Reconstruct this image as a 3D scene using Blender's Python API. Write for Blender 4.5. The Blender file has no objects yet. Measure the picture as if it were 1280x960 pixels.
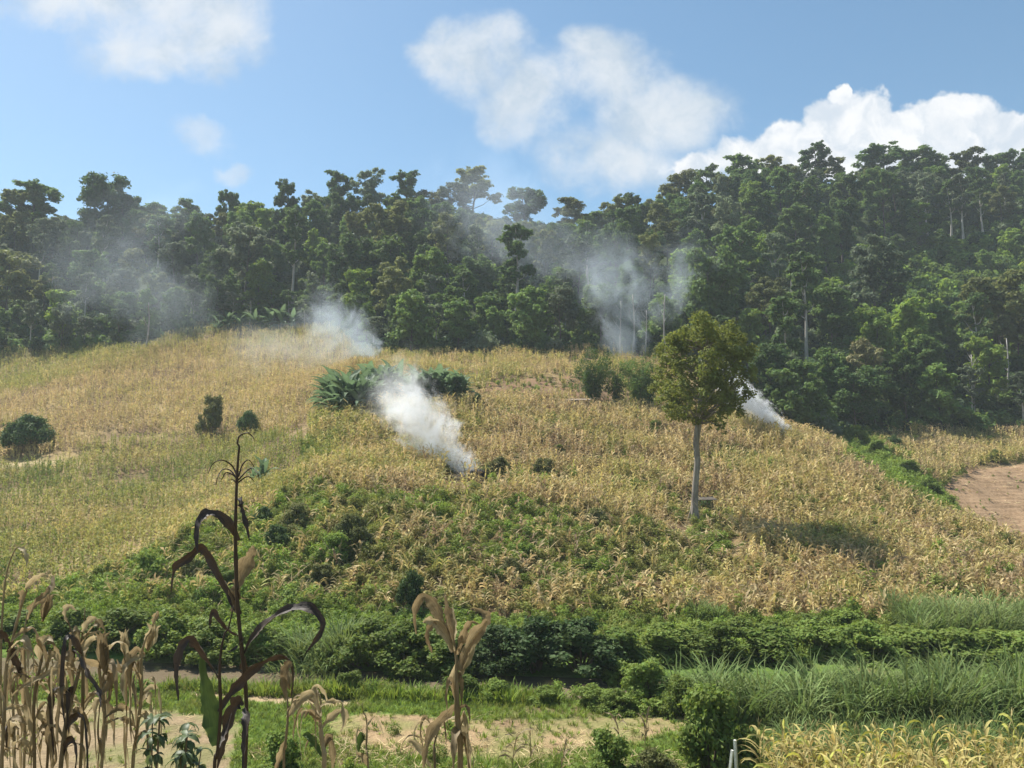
import bpy, math, random
import numpy as np
from mathutils import Vector, Matrix

# ------------------------------------------------------------------ camera, sky, sun, exposure
scene = bpy.context.scene
F = 985.0                                   # focal length in pixels of the 1280 px wide photograph
PITCH = math.radians(5.8)
CP, SP = math.cos(PITCH), math.sin(PITCH)
cam_data = bpy.data.cameras.new('camera')
cam_data.lens = 36.0 * F / 1280.0
cam_data.sensor_width = 36.0
cam_data.clip_start = 0.1
cam_data.clip_end = 6000
cam = bpy.data.objects.new('camera', cam_data)
cam.rotation_euler = (math.radians(90) + PITCH, 0, 0)
scene.collection.objects.link(cam)
scene.camera = cam

SUN_ELEV, SUN_AZ = math.radians(56), math.radians(-50)      # azimuth from +Y towards +X
SUN_DIR = Vector((math.sin(SUN_AZ) * math.cos(SUN_ELEV), math.cos(SUN_AZ) * math.cos(SUN_ELEV), math.sin(SUN_ELEV)))
sun_data = bpy.data.lights.new('sun', 'SUN')
sun_data.energy = 5.0
sun_data.angle = math.radians(0.55)
sun_data.color = (1.0, 0.965, 0.90)
sun = bpy.data.objects.new('sun', sun_data)
sun.rotation_euler = (-SUN_DIR).to_track_quat('-Z', 'Y').to_euler()
sun.location = (0, 0, 200)
scene.collection.objects.link(sun)

scene.view_settings.view_transform = 'Standard'
scene.view_settings.look = 'None'
scene.view_settings.gamma = 1.0
scene.view_settings.exposure = 0.98
scene.cycles.max_bounces = 7
scene.cycles.diffuse_bounces = 3
scene.cycles.glossy_bounces = 2
scene.cycles.transmission_bounces = 3
scene.cycles.volume_bounces = 2
scene.cycles.transparent_max_bounces = 12
scene.cycles.volume_step_rate = 1.5
scene.cycles.use_denoising = True

def ray(px, py):
    a = (np.asarray(px, float) - 640) / F
    b = (np.asarray(py, float) - 480) / F
    return a, CP + b * SP, SP - b * CP
def pt(px, py, d):
    a, y, z = ray(px, py)
    s = d / y
    return a * s, d + 0 * s, z * s
def project(x, y, z):
    dep = y * CP + z * SP
    dep = np.where(dep < 0.01, 0.01, dep)
    return 640 + F * x / dep, 480 - F * (-y * SP + z * CP) / dep

# ---- node helper
class NT:
    def __init__(self, tree):
        self.t = tree; self.n = tree.nodes; self.l = tree.links
    def new(self, typ, **kw):
        nd = self.n.new(typ)
        for k, v in kw.items(): setattr(nd, k, v)
        return nd
    def put(self, sock, v):
        if isinstance(v, bpy.types.NodeSocket): self.l.new(v, sock)
        elif v is not None: sock.default_value = v
    def math(self, op, a, b=None, c=None, clamp=False):
        nd = self.new('ShaderNodeMath', operation=op, use_clamp=clamp)
        for i, v in enumerate((a, b, c)):
            if v is not None: self.put(nd.inputs[i], v)
        return nd.outputs[0]
    def vmath(self, op, a, b=None):
        nd = self.new('ShaderNodeVectorMath', operation=op)
        self.put(nd.inputs[0], a)
        if b is not None: self.put(nd.inputs[1], b)
        return nd.outputs['Value'] if op in ('LENGTH', 'DOT_PRODUCT') else nd.outputs[0]
    def smooth(self, v, lo, hi, a=0.0, b=1.0):
        nd = self.new('ShaderNodeMapRange', interpolation_type='SMOOTHSTEP')
        for i, q in enumerate((v, lo, hi, a, b)): self.put(nd.inputs[i], q)
        return nd.outputs[0]
    def mix(self, f, a, b):
        nd = self.new('ShaderNodeMix', data_type='RGBA')
        self.put(nd.inputs[0], f)
        self.put(nd.inputs[6], a if isinstance(a, bpy.types.NodeSocket) else (*a, 1))
        self.put(nd.inputs[7], b if isinstance(b, bpy.types.NodeSocket) else (*b, 1))
        return nd.outputs[2]
    def noise(self, vec, scale, detail=4, rough=0.55, dist=0.0, color=False):
        nd = self.new('ShaderNodeTexNoise')
        if vec is not None: self.put(nd.inputs['Vector'], vec)
        self.put(nd.inputs['Scale'], scale)
        nd.inputs['Detail'].default_value = detail; nd.inputs['Roughness'].default_value = rough
        nd.inputs['Distortion'].default_value = dist
        return nd.outputs['Color'] if color else nd.outputs['Fac']

# ---- sky with clouds
world = bpy.data.worlds.new('World'); scene.world = world; world.use_nodes = True
N = NT(world.node_tree); N.n.clear()
sky = N.new('ShaderNodeTexSky', sky_type='NISHITA', sun_disc=False)
sky.sun_elevation = SUN_ELEV; sky.sun_rotation = SUN_AZ
sky.air_density = 1.0; sky.dust_density = 0.6; sky.ozone_density = 1.2
geo = N.new('ShaderNodeTexCoord')
D = N.vmath('NORMALIZE', geo.outputs['Generated'])
sep = N.new('ShaderNodeSeparateXYZ'); N.l.new(D, sep.inputs[0])
X, Y, Z = sep.outputs
ysafe = N.math('MAXIMUM', Y, 0.05)
U = N.math('DIVIDE', X, ysafe); V = N.math('DIVIDE', Z, ysafe)
comb = N.new('ShaderNodeCombineXYZ'); N.l.new(U, comb.inputs[0]); N.l.new(V, comb.inputs[1])
UV = comb.outputs[0]
def uv(px, py):
    a, y, z = ray(px, py)
    return float(a / y), float(z / y)
warp = N.noise(UV, 7.0, 5, 0.6, 0.0, True)
wv = N.vmath('SUBTRACT', warp, (0.5, 0.5, 0.5))
wsc = N.new('ShaderNodeVectorMath', operation='SCALE'); N.l.new(wv, wsc.inputs[0]); wsc.inputs['Scale'].default_value = 0.10
UVW = N.vmath('ADD', UV, wsc.outputs[0])
def blobs(lst, vec):
    s2 = N.new('ShaderNodeSeparateXYZ'); N.l.new(vec, s2.inputs[0])
    acc = None
    for px, py, rx, ry in lst:
        cu, cv = uv(px, py)
        a = N.math('POWER', N.math('MULTIPLY', N.math('SUBTRACT', s2.outputs[0], cu), F / rx), 2.0)
        b = N.math('POWER', N.math('MULTIPLY', N.math('SUBTRACT', s2.outputs[1], cv), F / ry), 2.0)
        m = N.math('SUBTRACT', 1.0, N.math('ADD', a, b))
        acc = m if acc is None else N.math('SMOOTH_MAX', acc, m, 0.35)
    return acc
front = N.smooth(Y, 0.1, 0.3)
fine = N.noise(UV, 16.0, 8, 0.62, 0.3)
fine2 = N.noise(UV, 5.0, 6, 0.6, 0.2)
fc = N.math('SUBTRACT', fine, 0.5)
fc2 = N.math('SUBTRACT', fine2, 0.5)
# soft, drifting clouds
soft = blobs([(215, 10, 125, 85), (120, -15, 150, 55), (265, 50, 80, 58), (190, 60, 90, 45), (560, 65, 50, 40), (605, 80, 72, 62), (650, 120, 70, 62),
              (765, 95, 85, 68), (735, 60, 45, 30), (815, 140, 98, 60), (770, 190, 100, 55), (860, 150, 55, 45)], UVW)
soft_d = N.math('ADD', soft, N.math('ADD', N.math('MULTIPLY', fc, 2.1), N.math('MULTIPLY', fc2, 1.0)))
soft_m = N.math('MULTIPLY', N.smooth(soft_d, -0.4, 1.15), 0.84)
wisp = blobs([(245, 175, 48, 26), (286, 213, 26, 18)], UVW)
wisp_m = N.math('MULTIPLY', N.smooth(N.math('ADD', wisp, N.math('MULTIPLY', fc, 3.2)), -0.2, 1.3), 0.5)
# bright heaped cloud behind the ridge
cum = blobs([(875, 205, 36, 24), (930, 200, 42, 20), (985, 180, 52, 40), (1048, 150, 62, 42), (1046, 112, 16, 14), (1090, 150, 52, 36), (1150, 165, 60, 38),
             (1205, 150, 52, 40), (1262, 170, 60, 36), (1340, 160, 70, 45), (1420, 175, 80, 45), (1120, 200, 320, 40)], UVW)
cum_d = N.math('ADD', cum, N.math('ADD', N.math('MULTIPLY', fc, 1.15), N.math('MULTIPLY', fc2, 0.4)))
cum_m = N.math('MULTIPLY', N.smooth(cum_d, 0.0, 0.42), 0.97)
# the same kind of scattered cloud elsewhere in the sky
zs = N.math('MAXIMUM', Z, 0.06)
c3 = N.new('ShaderNodeCombineXYZ'); N.l.new(N.math('DIVIDE', X, zs), c3.inputs[0]); N.l.new(N.math('DIVIDE', Y, zs), c3.inputs[1])
gen = N.noise(c3.outputs[0], 0.9, 7, 0.6, 0.3)
gen_m = N.math('MULTIPLY', N.smooth(gen, 0.56, 0.72), N.smooth(Z, 0.03, 0.15))
inview = N.math('MULTIPLY', front, N.math('MULTIPLY', N.smooth(N.math('ABSOLUTE', U), 1.0, 0.72), N.smooth(V, 1.0, 0.66)))
gen_m = N.math('MULTIPLY', N.math('MULTIPLY', gen_m, 0.85), N.math('SUBTRACT', 1.0, inview))
placed = N.math('MULTIPLY', front, N.math('MAXIMUM', N.math('MAXIMUM', soft_m, wisp_m), cum_m))
tone = N.noise(UVW, 11.0, 6, 0.6)
soft_c = N.mix(N.smooth(tone, 0.34, 0.62), (4.0, 4.6, 5.2), (5.8, 6.0, 6.15))
lump = N.noise(UVW, 18.0, 5, 0.55, 0.4)
cum_c = N.mix(N.smooth(lump, 0.33, 0.62), (4.7, 5.2, 5.8), (6.9, 6.9, 6.9))
cloud_c = N.mix(cum_m, soft_c, cum_c)
hs = N.new('ShaderNodeHueSaturation'); N.l.new(sky.outputs[0], hs.inputs['Color'])
hs.inputs['Hue'].default_value = 0.487; hs.inputs['Saturation'].default_value = 1.12; hs.inputs['Value'].default_value = 1.0
skyc = N.mix(N.math('MAXIMUM', placed, gen_m), hs.outputs[0], cloud_c)
bg = N.new('ShaderNodeBackground'); N.l.new(skyc, bg.inputs[0]); bg.inputs[1].default_value = 0.076
out = N.new('ShaderNodeOutputWorld'); N.l.new(bg.outputs[0], out.inputs[0])

# ------------------------------------------------------------------ helpers
rng = np.random.default_rng(11)
random.seed(11)
COL = scene.collection

def mesh_pydata(name, verts, faces, mat=None, smooth=False):
    me = bpy.data.meshes.new(name)
    me.from_pydata([tuple(map(float, v)) for v in verts], [], [tuple(map(int, f)) for f in faces])
    if mat: me.materials.append(mat)
    if smooth: me.polygons.foreach_set('use_smooth', [True] * len(me.polygons))
    me.update()
    return me
def mesh_quads(name, V, mat=None, smooth=False, quads=None):
    """V (n,4,3) separate quads, or V (m,3) with quads (n,4)."""
    me = bpy.data.meshes.new(name)
    if quads is None:
        V = np.asarray(V, np.float32).reshape(-1, 3); q = np.arange(len(V), dtype=np.int32)
    else:
        V = np.asarray(V, np.float32); q = np.asarray(quads, np.int32).ravel()
    nf = len(q) // 4
    me.vertices.add(len(V)); me.vertices.foreach_set('co', V.ravel())
    me.loops.add(len(q)); me.loops.foreach_set('vertex_index', q)
    me.polygons.add(nf); me.polygons.foreach_set('loop_start', np.arange(0, nf * 4, 4, dtype=np.int32))
    me.polygons.foreach_set('loop_total', np.full(nf, 4, np.int32))
    if smooth: me.polygons.foreach_set('use_smooth', np.ones(nf, bool))
    if mat: me.materials.append(mat)
    me.update(calc_edges=True); me.validate()
    return me
class MB:
    """collects shapes for one mesh"""
    def __init__(self): self.v = []; self.f = []
    def tube(self, pts, radii, sides=6, cap=True):
        pts = [Vector(p) for p in pts]; base = len(self.v)
        if not hasattr(radii, '__len__'): radii = [radii] * len(pts)
        ref = None
        for i, p in enumerate(pts):
            t = (pts[min(i + 1, len(pts) - 1)] - pts[max(i - 1, 0)])
            t = t.normalized() if t.length > 1e-9 else Vector((0, 0, 1))
            if ref is None: ref = Vector((1, 0, 0)) if abs(t.x) < .8 else Vector((0, 1, 0))
            u = (ref - t * ref.dot(t)).normalized(); w = t.cross(u); ref = u
            for k in range(sides):
                a = 2 * math.pi * k / sides
                self.v.append(p + (u * math.cos(a) + w * math.sin(a)) * radii[i])
        for i in range(len(pts) - 1):
            for k in range(sides):
                a = base + i * sides + k; b = base + i * sides + (k + 1) % sides
                self.f.append((a, b, b + sides, a + sides))
        if cap:
            self.f.append(tuple(base + (len(pts) - 1) * sides + k for k in range(sides)))
            self.f.append(tuple(base + k for k in reversed(range(sides))))
        return self
    def box(self, c, s, rz=0.0, tilt=None):
        base = len(self.v); M = Matrix.Rotation(rz, 3, 'Z')
        if tilt: M = M @ Matrix.Rotation(tilt[0], 3, 'X') @ Matrix.Rotation(tilt[1], 3, 'Y')
        for dz in (-1, 1):
            for dy in (-1, 1):
                for dx in (-1, 1):
                    self.v.append(Vector(c) + M @ Vector((dx * s[0] / 2, dy * s[1] / 2, dz * s[2] / 2)))
        for q in ((0, 2, 3, 1), (4, 5, 7, 6), (0, 1, 5, 4), (2, 6, 7, 3), (0, 4, 6, 2), (1, 3, 7, 5)):
            self.f.append(tuple(base + i for i in q))
        return self
    def quadstrip(self, left, right):
        base = len(self.v); n = len(left)
        for a, b in zip(left, right): self.v += [Vector(a), Vector(b)]
        for i in range(n - 1): self.f.append((base + 2 * i, base + 2 * i + 1, base + 2 * i + 3, base + 2 * i + 2))
        return self
    def mesh(self, name, mat, smooth=False): return mesh_pydata(name, self.v, self.f, mat, smooth)

def obj(name, me, parent=None, loc=None, rot=None, scl=None):
    o = bpy.data.objects.new(name, me); COL.objects.link(o)
    if parent: o.parent = parent
    if loc is not None: o.location = loc
    if rot is not None: o.rotation_euler = rot
    if scl is not None: o.scale = scl if hasattr(scl, '__len__') else (scl,) * 3
    return o
def thing(name, label, cat, loc=(0, 0, 0), rot=(0, 0, 0), scl=1.0, group=None, me=None):
    o = obj(name, me, None, loc, rot, scl)
    o['label'] = label; o['category'] = cat
    if group: o['group'] = group
    return o
def struct(name, me, label=None, kind='structure', cat=None):
    o = obj(name, me); o['kind'] = kind
    if label: o['label'] = label
    if cat: o['category'] = cat
    return o

# ------------------------------------------------------------------ materials
MAT = {}
def new_mat(name):
    m = bpy.data.materials.new(name); m.use_nodes = True
    t = NT(m.node_tree); t.n.clear()
    o = t.new('ShaderNodeOutputMaterial'); MAT[name] = m
    return m, t, o
def leaf_mat(name, c1, c2, trans=0.3, tint=None, rough=0.65, nscale=0.5, spec=0.12, vary=0.55):
    """leaf: colour between c1 and c2 by plant and by noise; tint = list of colours picked by the plant's own 'tint' value"""
    m, t, o = new_mat(name)
    oi = t.new('ShaderNodeObjectInfo')
    tc = t.new('ShaderNodeTexCoord')
    g = t.new('ShaderNodeNewGeometry')
    nz = t.noise(tc.outputs['Object'], nscale, 3, 0.6)
    if tint:
        at = t.new('ShaderNodeAttribute', attribute_type='INSTANCER', attribute_name='tint')
        rp = t.new('ShaderNodeValToRGB'); t.l.new(at.outputs['Fac'], rp.inputs[0])
        el = rp.color_ramp.elements
        while len(el) < len(tint): el.new(0.5)
        for i, c in enumerate(tint):
            el[i].position = i / (len(tint) - 1); el[i].color = (*c, 1)
        base = rp.outputs[0]
    else:
        base = t.mix(t.math('ADD', t.math('MULTIPLY', oi.outputs['Random'], 0.65), t.math('MULTIPLY', t.smooth(nz, 0.3, 0.7), 0.35)), c1, c2)
    hs = t.new('ShaderNodeHueSaturation'); t.l.new(base, hs.inputs['Color'])
    isl = g.outputs['Random Per Island']
    own = t.math('FRACT', t.math('MULTIPLY', oi.outputs['Random'], 7.31))
    t.put(hs.inputs['Value'], t.math('MULTIPLY', t.math('ADD', 0.72, t.math('MULTIPLY', own, vary)), t.math('ADD', 0.66, t.math('ADD', t.math('MULTIPLY', isl, 0.42), t.math('MULTIPLY', nz, 0.45)))))
    t.put(hs.inputs['Hue'], t.math('ADD', 0.485, t.math('MULTIPLY', isl, 0.03)))
    p = t.new('ShaderNodeBsdfPrincipled'); t.l.new(hs.outputs[0], p.inputs['Base Color'])
    p.inputs['Roughness'].default_value = rough; p.inputs['Specular IOR Level'].default_value = spec
    tr = t.new('ShaderNodeBsdfTranslucent')
    h2 = t.new('ShaderNodeHueSaturation'); t.l.new(hs.outputs[0], h2.inputs['Color'])
    h2.inputs['Hue'].default_value = 0.488; h2.inputs['Saturation'].default_value = 1.1; h2.inputs['Value'].default_value = 1.25
    t.l.new(h2.outputs[0], tr.inputs[0])
    mx = t.new('ShaderNodeMixShader'); mx.inputs[0].default_value = trans
    t.l.new(p.outputs[0], mx.inputs[1]); t.l.new(tr.outputs[0], mx.inputs[2]); t.l.new(mx.outputs[0], o.inputs[0])
    return m
def bark_mat(name, c1, c2, scale=3.0, rough=0.85, zs=0.25):
    m, t, o = new_mat(name)
    tc = t.new('ShaderNodeTexCoord'); mp = t.new('ShaderNodeMapping'); t.l.new(tc.outputs['Object'], mp.inputs[0])
    mp.inputs['Scale'].default_value = (1, 1, zs)
    nz = t.noise(mp.outputs[0], scale, 5, 0.65)
    p = t.new('ShaderNodeBsdfPrincipled'); t.put(p.inputs['Base Color'], t.mix(t.smooth(nz, 0.3, 0.7), c1, c2))
    p.inputs['Roughness'].default_value = rough; p.inputs['Specular IOR Level'].default_value = 0.2
    b = t.new('ShaderNodeBump'); b.inputs['Strength'].default_value = 0.5; t.l.new(nz, b.inputs['Height']); t.l.new(b.outputs[0], p.inputs['Normal'])
    t.l.new(p.outputs[0], o.inputs[0])
    return m

# forest greens
GREENS = [((0.062, 0.104, 0.036), (0.105, 0.148, 0.050)),      # deep green
          ((0.076, 0.124, 0.036), (0.120, 0.168, 0.050)),      # mid green
          ((0.098, 0.116, 0.042), (0.150, 0.156, 0.060)),      # olive
          ((0.125, 0.185, 0.038), (0.17, 0.225, 0.052)),      # light yellow-green
          ((0.095, 0.124, 0.072), (0.140, 0.160, 0.098))]      # grey-green
FOREST = [leaf_mat('forest_leaf_%d' % i, (a[0] * 1.06, a[1] * 1.08, a[2] * 1.05), (b[0] * 1.14, b[1] * 1.18, b[2] * 1.12), 0.40, nscale=0.35, rough=0.65) for i, (a, b) in enumerate(GREENS)]
M_FLOWER = leaf_mat('pale_blossom_leaf', (0.15, 0.15, 0.065), (0.20, 0.18, 0.085), 0.22, nscale=0.4)
M_BARK = bark_mat('forest_bark', (0.07, 0.058, 0.045), (0.17, 0.145, 0.115))
M_PALE = bark_mat('pale_bark', (0.26, 0.235, 0.20), (0.46, 0.43, 0.38))
M_LONEBARK = bark_mat('lone_tree_bark', (0.15, 0.125, 0.10), (0.33, 0.29, 0.24), 2.5)
M_LONELEAF = leaf_mat('lone_tree_leaf', (0.115, 0.138, 0.034), (0.165, 0.178, 0.046), 0.40, nscale=0.6)
M_BAMBOO = leaf_mat('bamboo_leaf', (0.07, 0.118, 0.03), (0.105, 0.155, 0.042), 0.38, nscale=0.8)
M_CULM = bark_mat('bamboo_culm', (0.10, 0.12, 0.04), (0.20, 0.20, 0.08))
M_BANANA = leaf_mat('banana_leaf', (0.085, 0.135, 0.066), (0.12, 0.17, 0.088), 0.36, nscale=0.9, rough=0.6, spec=0.15)
M_BANSTEM = bark_mat('banana_stem', (0.13, 0.13, 0.06), (0.24, 0.20, 0.11))
M_BUSHD = leaf_mat('dark_bush_leaf', (0.055, 0.092, 0.030), (0.085, 0.125, 0.042), 0.25, nscale=0.9)
M_BUSH = leaf_mat('river_bush_leaf', (0.13, 0.185, 0.042), (0.19, 0.24, 0.06), 0.40, nscale=0.9)
M_BUSHO = leaf_mat('olive_bush_leaf', (0.12, 0.135, 0.045), (0.165, 0.165, 0.06), 0.28, nscale=0.9)
M_STEM = bark_mat('bush_stem', (0.10, 0.075, 0.05), (0.20, 0.15, 0.10))
CORN_TINT = [(0.24, 0.175, 0.10), (0.48, 0.385, 0.20), (0.42, 0.36, 0.14), (0.29, 0.295, 0.085), (0.17, 0.205, 0.052), (0.10, 0.155, 0.038)]
M_CORN = leaf_mat('field_corn_leaf', None, None, 0.30, tint=CORN_TINT, nscale=1.2)
WEED_TINT = [(0.25, 0.205, 0.085), (0.20, 0.205, 0.058), (0.165, 0.215, 0.046), (0.19, 0.265, 0.052), (0.085, 0.135, 0.038)]
M_WEED = leaf_mat('weed_leaf', None, None, 0.32, tint=WEED_TINT, nscale=1.4)
M_GRASSB = leaf_mat('elephant_grass_blade', None, None, 0.32, tint=[(0.098, 0.145, 0.042), (0.13, 0.18, 0.056), (0.18, 0.22, 0.078), (0.27, 0.265, 0.12)], nscale=1.2)
M_STRAW = leaf_mat('straw', None, None, 0.2, tint=[(0.24, 0.17, 0.09), (0.42, 0.32, 0.17), (0.55, 0.46, 0.28)], nscale=1.2)

# ------------------------------------------------------------------ the lie of the land
CTRL=[]
def col(px,rows):
    for py,d in rows: CTRL.append(pt(px,py,d))
# left field
col(-160,[(730,60),(650,80),(590,100),(510,135),(488,155),(445,178),(380,205),(310,245)])
col(0,[(730,58),(650,80),(590,100),(510,130),(492,142),(486,155),(447,175),(380,205),(300,245)])
col(100,[(728,57),(650,80),(560,106),(490,136),(468,152),(455,165),(444,175),(380,205),(295,248)])
col(200,[(728,54),(650,78),(560,106),(480,142),(430,172),(370,205),(305,250)])
col(270,[(735,50),(690,56),(640,76),(600,90),(540,112),(480,140),(414,182),(360,210),(300,250)])
col(350,[(745,48),(690,54),(645,60),(600,84),(540,108),(480,138),(416,182),(350,215),(298,250)])
col(430,[(755,46.5),(690,53),(620,63),(590,72),(540,88),(520,95),(470,122),(421,172),(340,215),(284,250)])
col(520,[(765,46),(690,53.5),(620,65),(595,73),(540,90),(515,98),(470,122),(447,150),(360,198),(284,252)])
col(600,[(770,46),(690,54),(610,69),(600,76),(540,92),(500,106),(470,126),(446,150),(370,195),(286,255)])
col(700,[(773,46),(690,55),(615,69),(605,76),(550,90),(505,108),(475,124),(446,148),(380,190),(298,250)])
col(790,[(776,46),(700,56),(630,70),(608,78),(550,93),(512,108),(475,128),(446,147),(380,188),(302,250)])
col(870,[(778,46),(710,57),(650,70),(610,78),(560,92),(518,108),(470,132),(440,150),(360,195),(280,255)])
col(930,[(780,46),(700,58),(640,72),(580,88),(535,102),(527,112),(500,130),(420,165),(330,205),(264,258)])
col(990,[(781,46),(700,58),(630,73),(575,90),(545,100),(548,116),(500,136),(400,175),(300,215),(250,260)])
col(1060,[(782,46),(700,58),(640,71),(600,82),(575,90),(572,108),(545,122),(480,145),(380,185),(250,262)])
col(1120,[(782,46),(710,57),(650,70),(617,80),(604,96),(570,110),(548,124),(470,150),(360,195),(252,262)])
col(1200,[(782,46),(720,56),(665,70),(656,84),(600,101),(580,109),(549,126),(470,152),(360,195),(256,262)])
col(1280,[(782,46),(720,57),(690,66),(680,80),(600,104),(582,110),(545,128),(470,152),(360,195),(260,262)])
col(1440,[(782,46),(730,57),(710,66),(700,80),(610,104),(545,128),(470,152),(360,195),(262,262)])
def w(x,y,z): CTRL.append((x,y,z))
for x in (-60,-30,-12,0,12,30,60):
    for y,z in ((-25,-1.4),(-6,-1.6),(1,-1.7),(4,-2.5),(8,-4.6),(13,-7.4),(18,-8.8),(24,-9.0),(30,-9.05),(40,-9.2)): w(x,y,z)
for x in (-260,-200,-130,-60,0,60,130,200,260):
    # beyond the ridge
    a=float(np.interp(x,[-260,-130,0,60,130,260],[48,50,58,65,73,75]))
    w(x,310,a-18); w(x,380,a-60)
for s in (-1,1):
    for y,z in ((-20,-2),(20,-8.8),(50,-8.5)): w(s*130,y,z); w(s*260,y,z+2)
P=np.array(CTRL); 
SC=60.0
def _phi(r2): return 0.5*r2*np.log(r2+1e-12)
def _solve():
    n=len(P); X=P[:,:2]/SC
    d2=((X[:,None]-X[None])**2).sum(-1); A=_phi(d2)+np.eye(n)*2e-4
    Q=np.c_[np.ones(n),X]; M=np.block([[A,Q],[Q.T,np.zeros((3,3))]])
    return X,np.linalg.solve(M,np.r_[P[:,2],0,0,0])
_X,_W=_solve()
def river_c(x): return np.interp(x,[-120,-60,-25,-14,-1.4,6,20,60,120],[50,43,37.5,36.1,34.3,33.6,33.5,35,38])
def hz(x,y):
    x=np.asarray(x,float); y=np.asarray(y,float); sh=np.broadcast(x,y).shape
    x=np.broadcast_to(x,sh).ravel(); y=np.broadcast_to(y,sh).ravel()
    out=np.empty(x.size)
    xc=np.clip(x,-270,270); yc=np.clip(y,-25,385)
    for i in range(0,x.size,20000):
        q=np.c_[xc[i:i+20000],yc[i:i+20000]]/SC
        d2=((q[:,None]-_X[None])**2).sum(-1)
        out[i:i+20000]=_phi(d2)@_W[:-3]+_W[-3]+q@_W[-2:]
    # relief
    amp=np.clip((y-40)/30,0,1)
    out+=amp*(0.22*np.sin(x*.42+1.3*np.sin(y*.21))*np.sin(y*.37+x*.11)+0.12*np.sin(x*.9+y*.6)*np.sin(y*1.1-x*.4))
    out+=np.clip((y-18)/6,0,1)*(1-amp)*0.05*np.sin(x*1.1+.5*np.sin(y*1.7))*np.sin(y*1.3)
    # river channel
    dr=np.abs(y-river_c(x)); out-=0.95*np.clip(1-(dr/2.3)**4,0,1)*np.clip((y-20)/5,0,1)
    return out.reshape(sh)
def ground_px(px,py,d0=16,d1=330,n=2500):
    a,yy,zz=ray(px,py); d=np.linspace(d0,d1,n); z=zz/yy*d; x=a/yy*d
    g=hz(x,d); k=np.argmax(z<g)
    if not z[k]<g[k]: return None
    return float(x[k]),float(d[k]),float(g[k])

def _hash(ix, iy, s):
    h = (ix * 374761393 + iy * 668265263 + s * 1274126177) & 0xffffffff
    h = ((h ^ (h >> 13)) * 1274126177) & 0xffffffff
    return ((h ^ (h >> 16)) & 0xffff) / 65535.0
def vnoise(x, y, scale, seed=0, octaves=3):
    x = np.asarray(x, float) / scale; y = np.asarray(y, float) / scale; tot = 0; amp = 1; norm = 0
    for o in range(octaves):
        ix = np.floor(x).astype(np.int64); iy = np.floor(y).astype(np.int64); fx = x - ix; fy = y - iy
        fx = fx * fx * (3 - 2 * fx); fy = fy * fy * (3 - 2 * fy)
        a = _hash(ix, iy, seed + o); b = _hash(ix + 1, iy, seed + o); c = _hash(ix, iy + 1, seed + o); d = _hash(ix + 1, iy + 1, seed + o)
        tot = tot + amp * (a + (b - a) * fx + (c - a) * fy + (a - b - c + d) * fx * fy); norm += amp
        amp *= 0.55; x = x * 2.03 + 7.1; y = y * 2.03 + 3.7
    return tot / norm
def inpoly(px, py, poly):
    px = np.asarray(px); py = np.asarray(py); r = np.zeros(px.shape, bool); n = len(poly)
    for i in range(n):
        x0, y0 = poly[i]; x1, y1 = poly[(i + 1) % n]
        c = ((y0 > py) != (y1 > py)) & (px < (x1 - x0) * (py - y0) / (y1 - y0 + 1e-12) + x0)
        r ^= c
    return r
def sstep(v, a, b):
    t = np.clip((v - a) / (b - a), 0, 1); return t * t * (3 - 2 * t)
def edge_d(px):          # where the forest begins, metres ahead
    return np.interp(px, [-400, -160, 0, 180, 215, 262, 400, 430, 470, 520, 700, 850, 900, 930, 1000, 1090, 1130, 1280, 1440, 1800],
                     [180, 178, 176, 176, 179, 184, 184, 174, 153, 151, 149, 147, 136, 122, 117, 122, 126, 129, 129, 130])
Z_LEFT_UP = [(-300, 500), (0, 498), (90, 476), (160, 452), (190, 432), (262, 404), (430, 412), (456, 460), (420, 475), (398, 500), (400, 530), (380, 545), (300, 545), (150, 550), (60, 572), (0, 579), (-300, 582)]
Z_LEFT_LOW = [(-300, 588), (0, 586), (75, 579), (100, 560), (150, 551), (385, 548), (396, 562), (400, 600), (340, 635), (260, 668), (170, 710), (100, 735), (-300, 740)]
Z_FAR = [(-300, 440), (0, 443), (200, 437), (215, 435), (155, 463), (90, 478), (0, 498), (-300, 500)]
Z_MID = [(430, 419), (456, 440), (510, 446), (720, 444), (850, 444), (850, 505), (735, 500), (690, 503), (590, 497), (580, 480), (470, 472), (430, 480), (440, 460)]
Z_KNOLL = [(-80, 760), (60, 745), (130, 715), (250, 660), (330, 640), (380, 595), (390, 560), (385, 525), (440, 500), (470, 495), (590, 497), (700, 503), (830, 512), (930, 527), (990, 541), (1040, 560), (1110, 615), (1190, 650), (1280, 688), (1600, 730), (1600, 785), (600, 774), (440, 764)]
Z_RCORN = [(1090, 552), (1130, 546), (1280, 540), (1600, 540), (1600, 581), (1280, 579), (1225, 584), (1190, 602), (1178, 622), (1100, 565)]
Z_GULLY = [(1030, 553), (1085, 545), (1120, 560), (1180, 622), (1205, 650), (1180, 648), (1110, 617), (1060, 575)]
Z_PLOUGH = [(1183, 606), (1215, 588), (1280, 580), (1600, 580), (1600, 740), (1280, 690), (1215, 660)]
Z_SAND = [(-200, 872), (60, 878), (150, 884), (245, 893), (300, 905), (290, 960), (270, 1000), (-200, 1000)]
Z_BAR = [(215, 860), (300, 862), (345, 868), (450, 876), (430, 883), (330, 880), (240, 870)]
Z_STRIP = [(395, 905), (470, 898), (620, 895), (860, 899), (885, 912), (830, 926), (720, 940), (640, 955), (520, 940), (420, 930)]
Z_TRACK = [(-60, 580), (0, 580), (70, 576), (72, 580), (0, 586), (-60, 587)]
Z_BURN = [(585, 490), (620, 476), (700, 470), (760, 478), (790, 500), (700, 508), (620, 500)]

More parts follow.
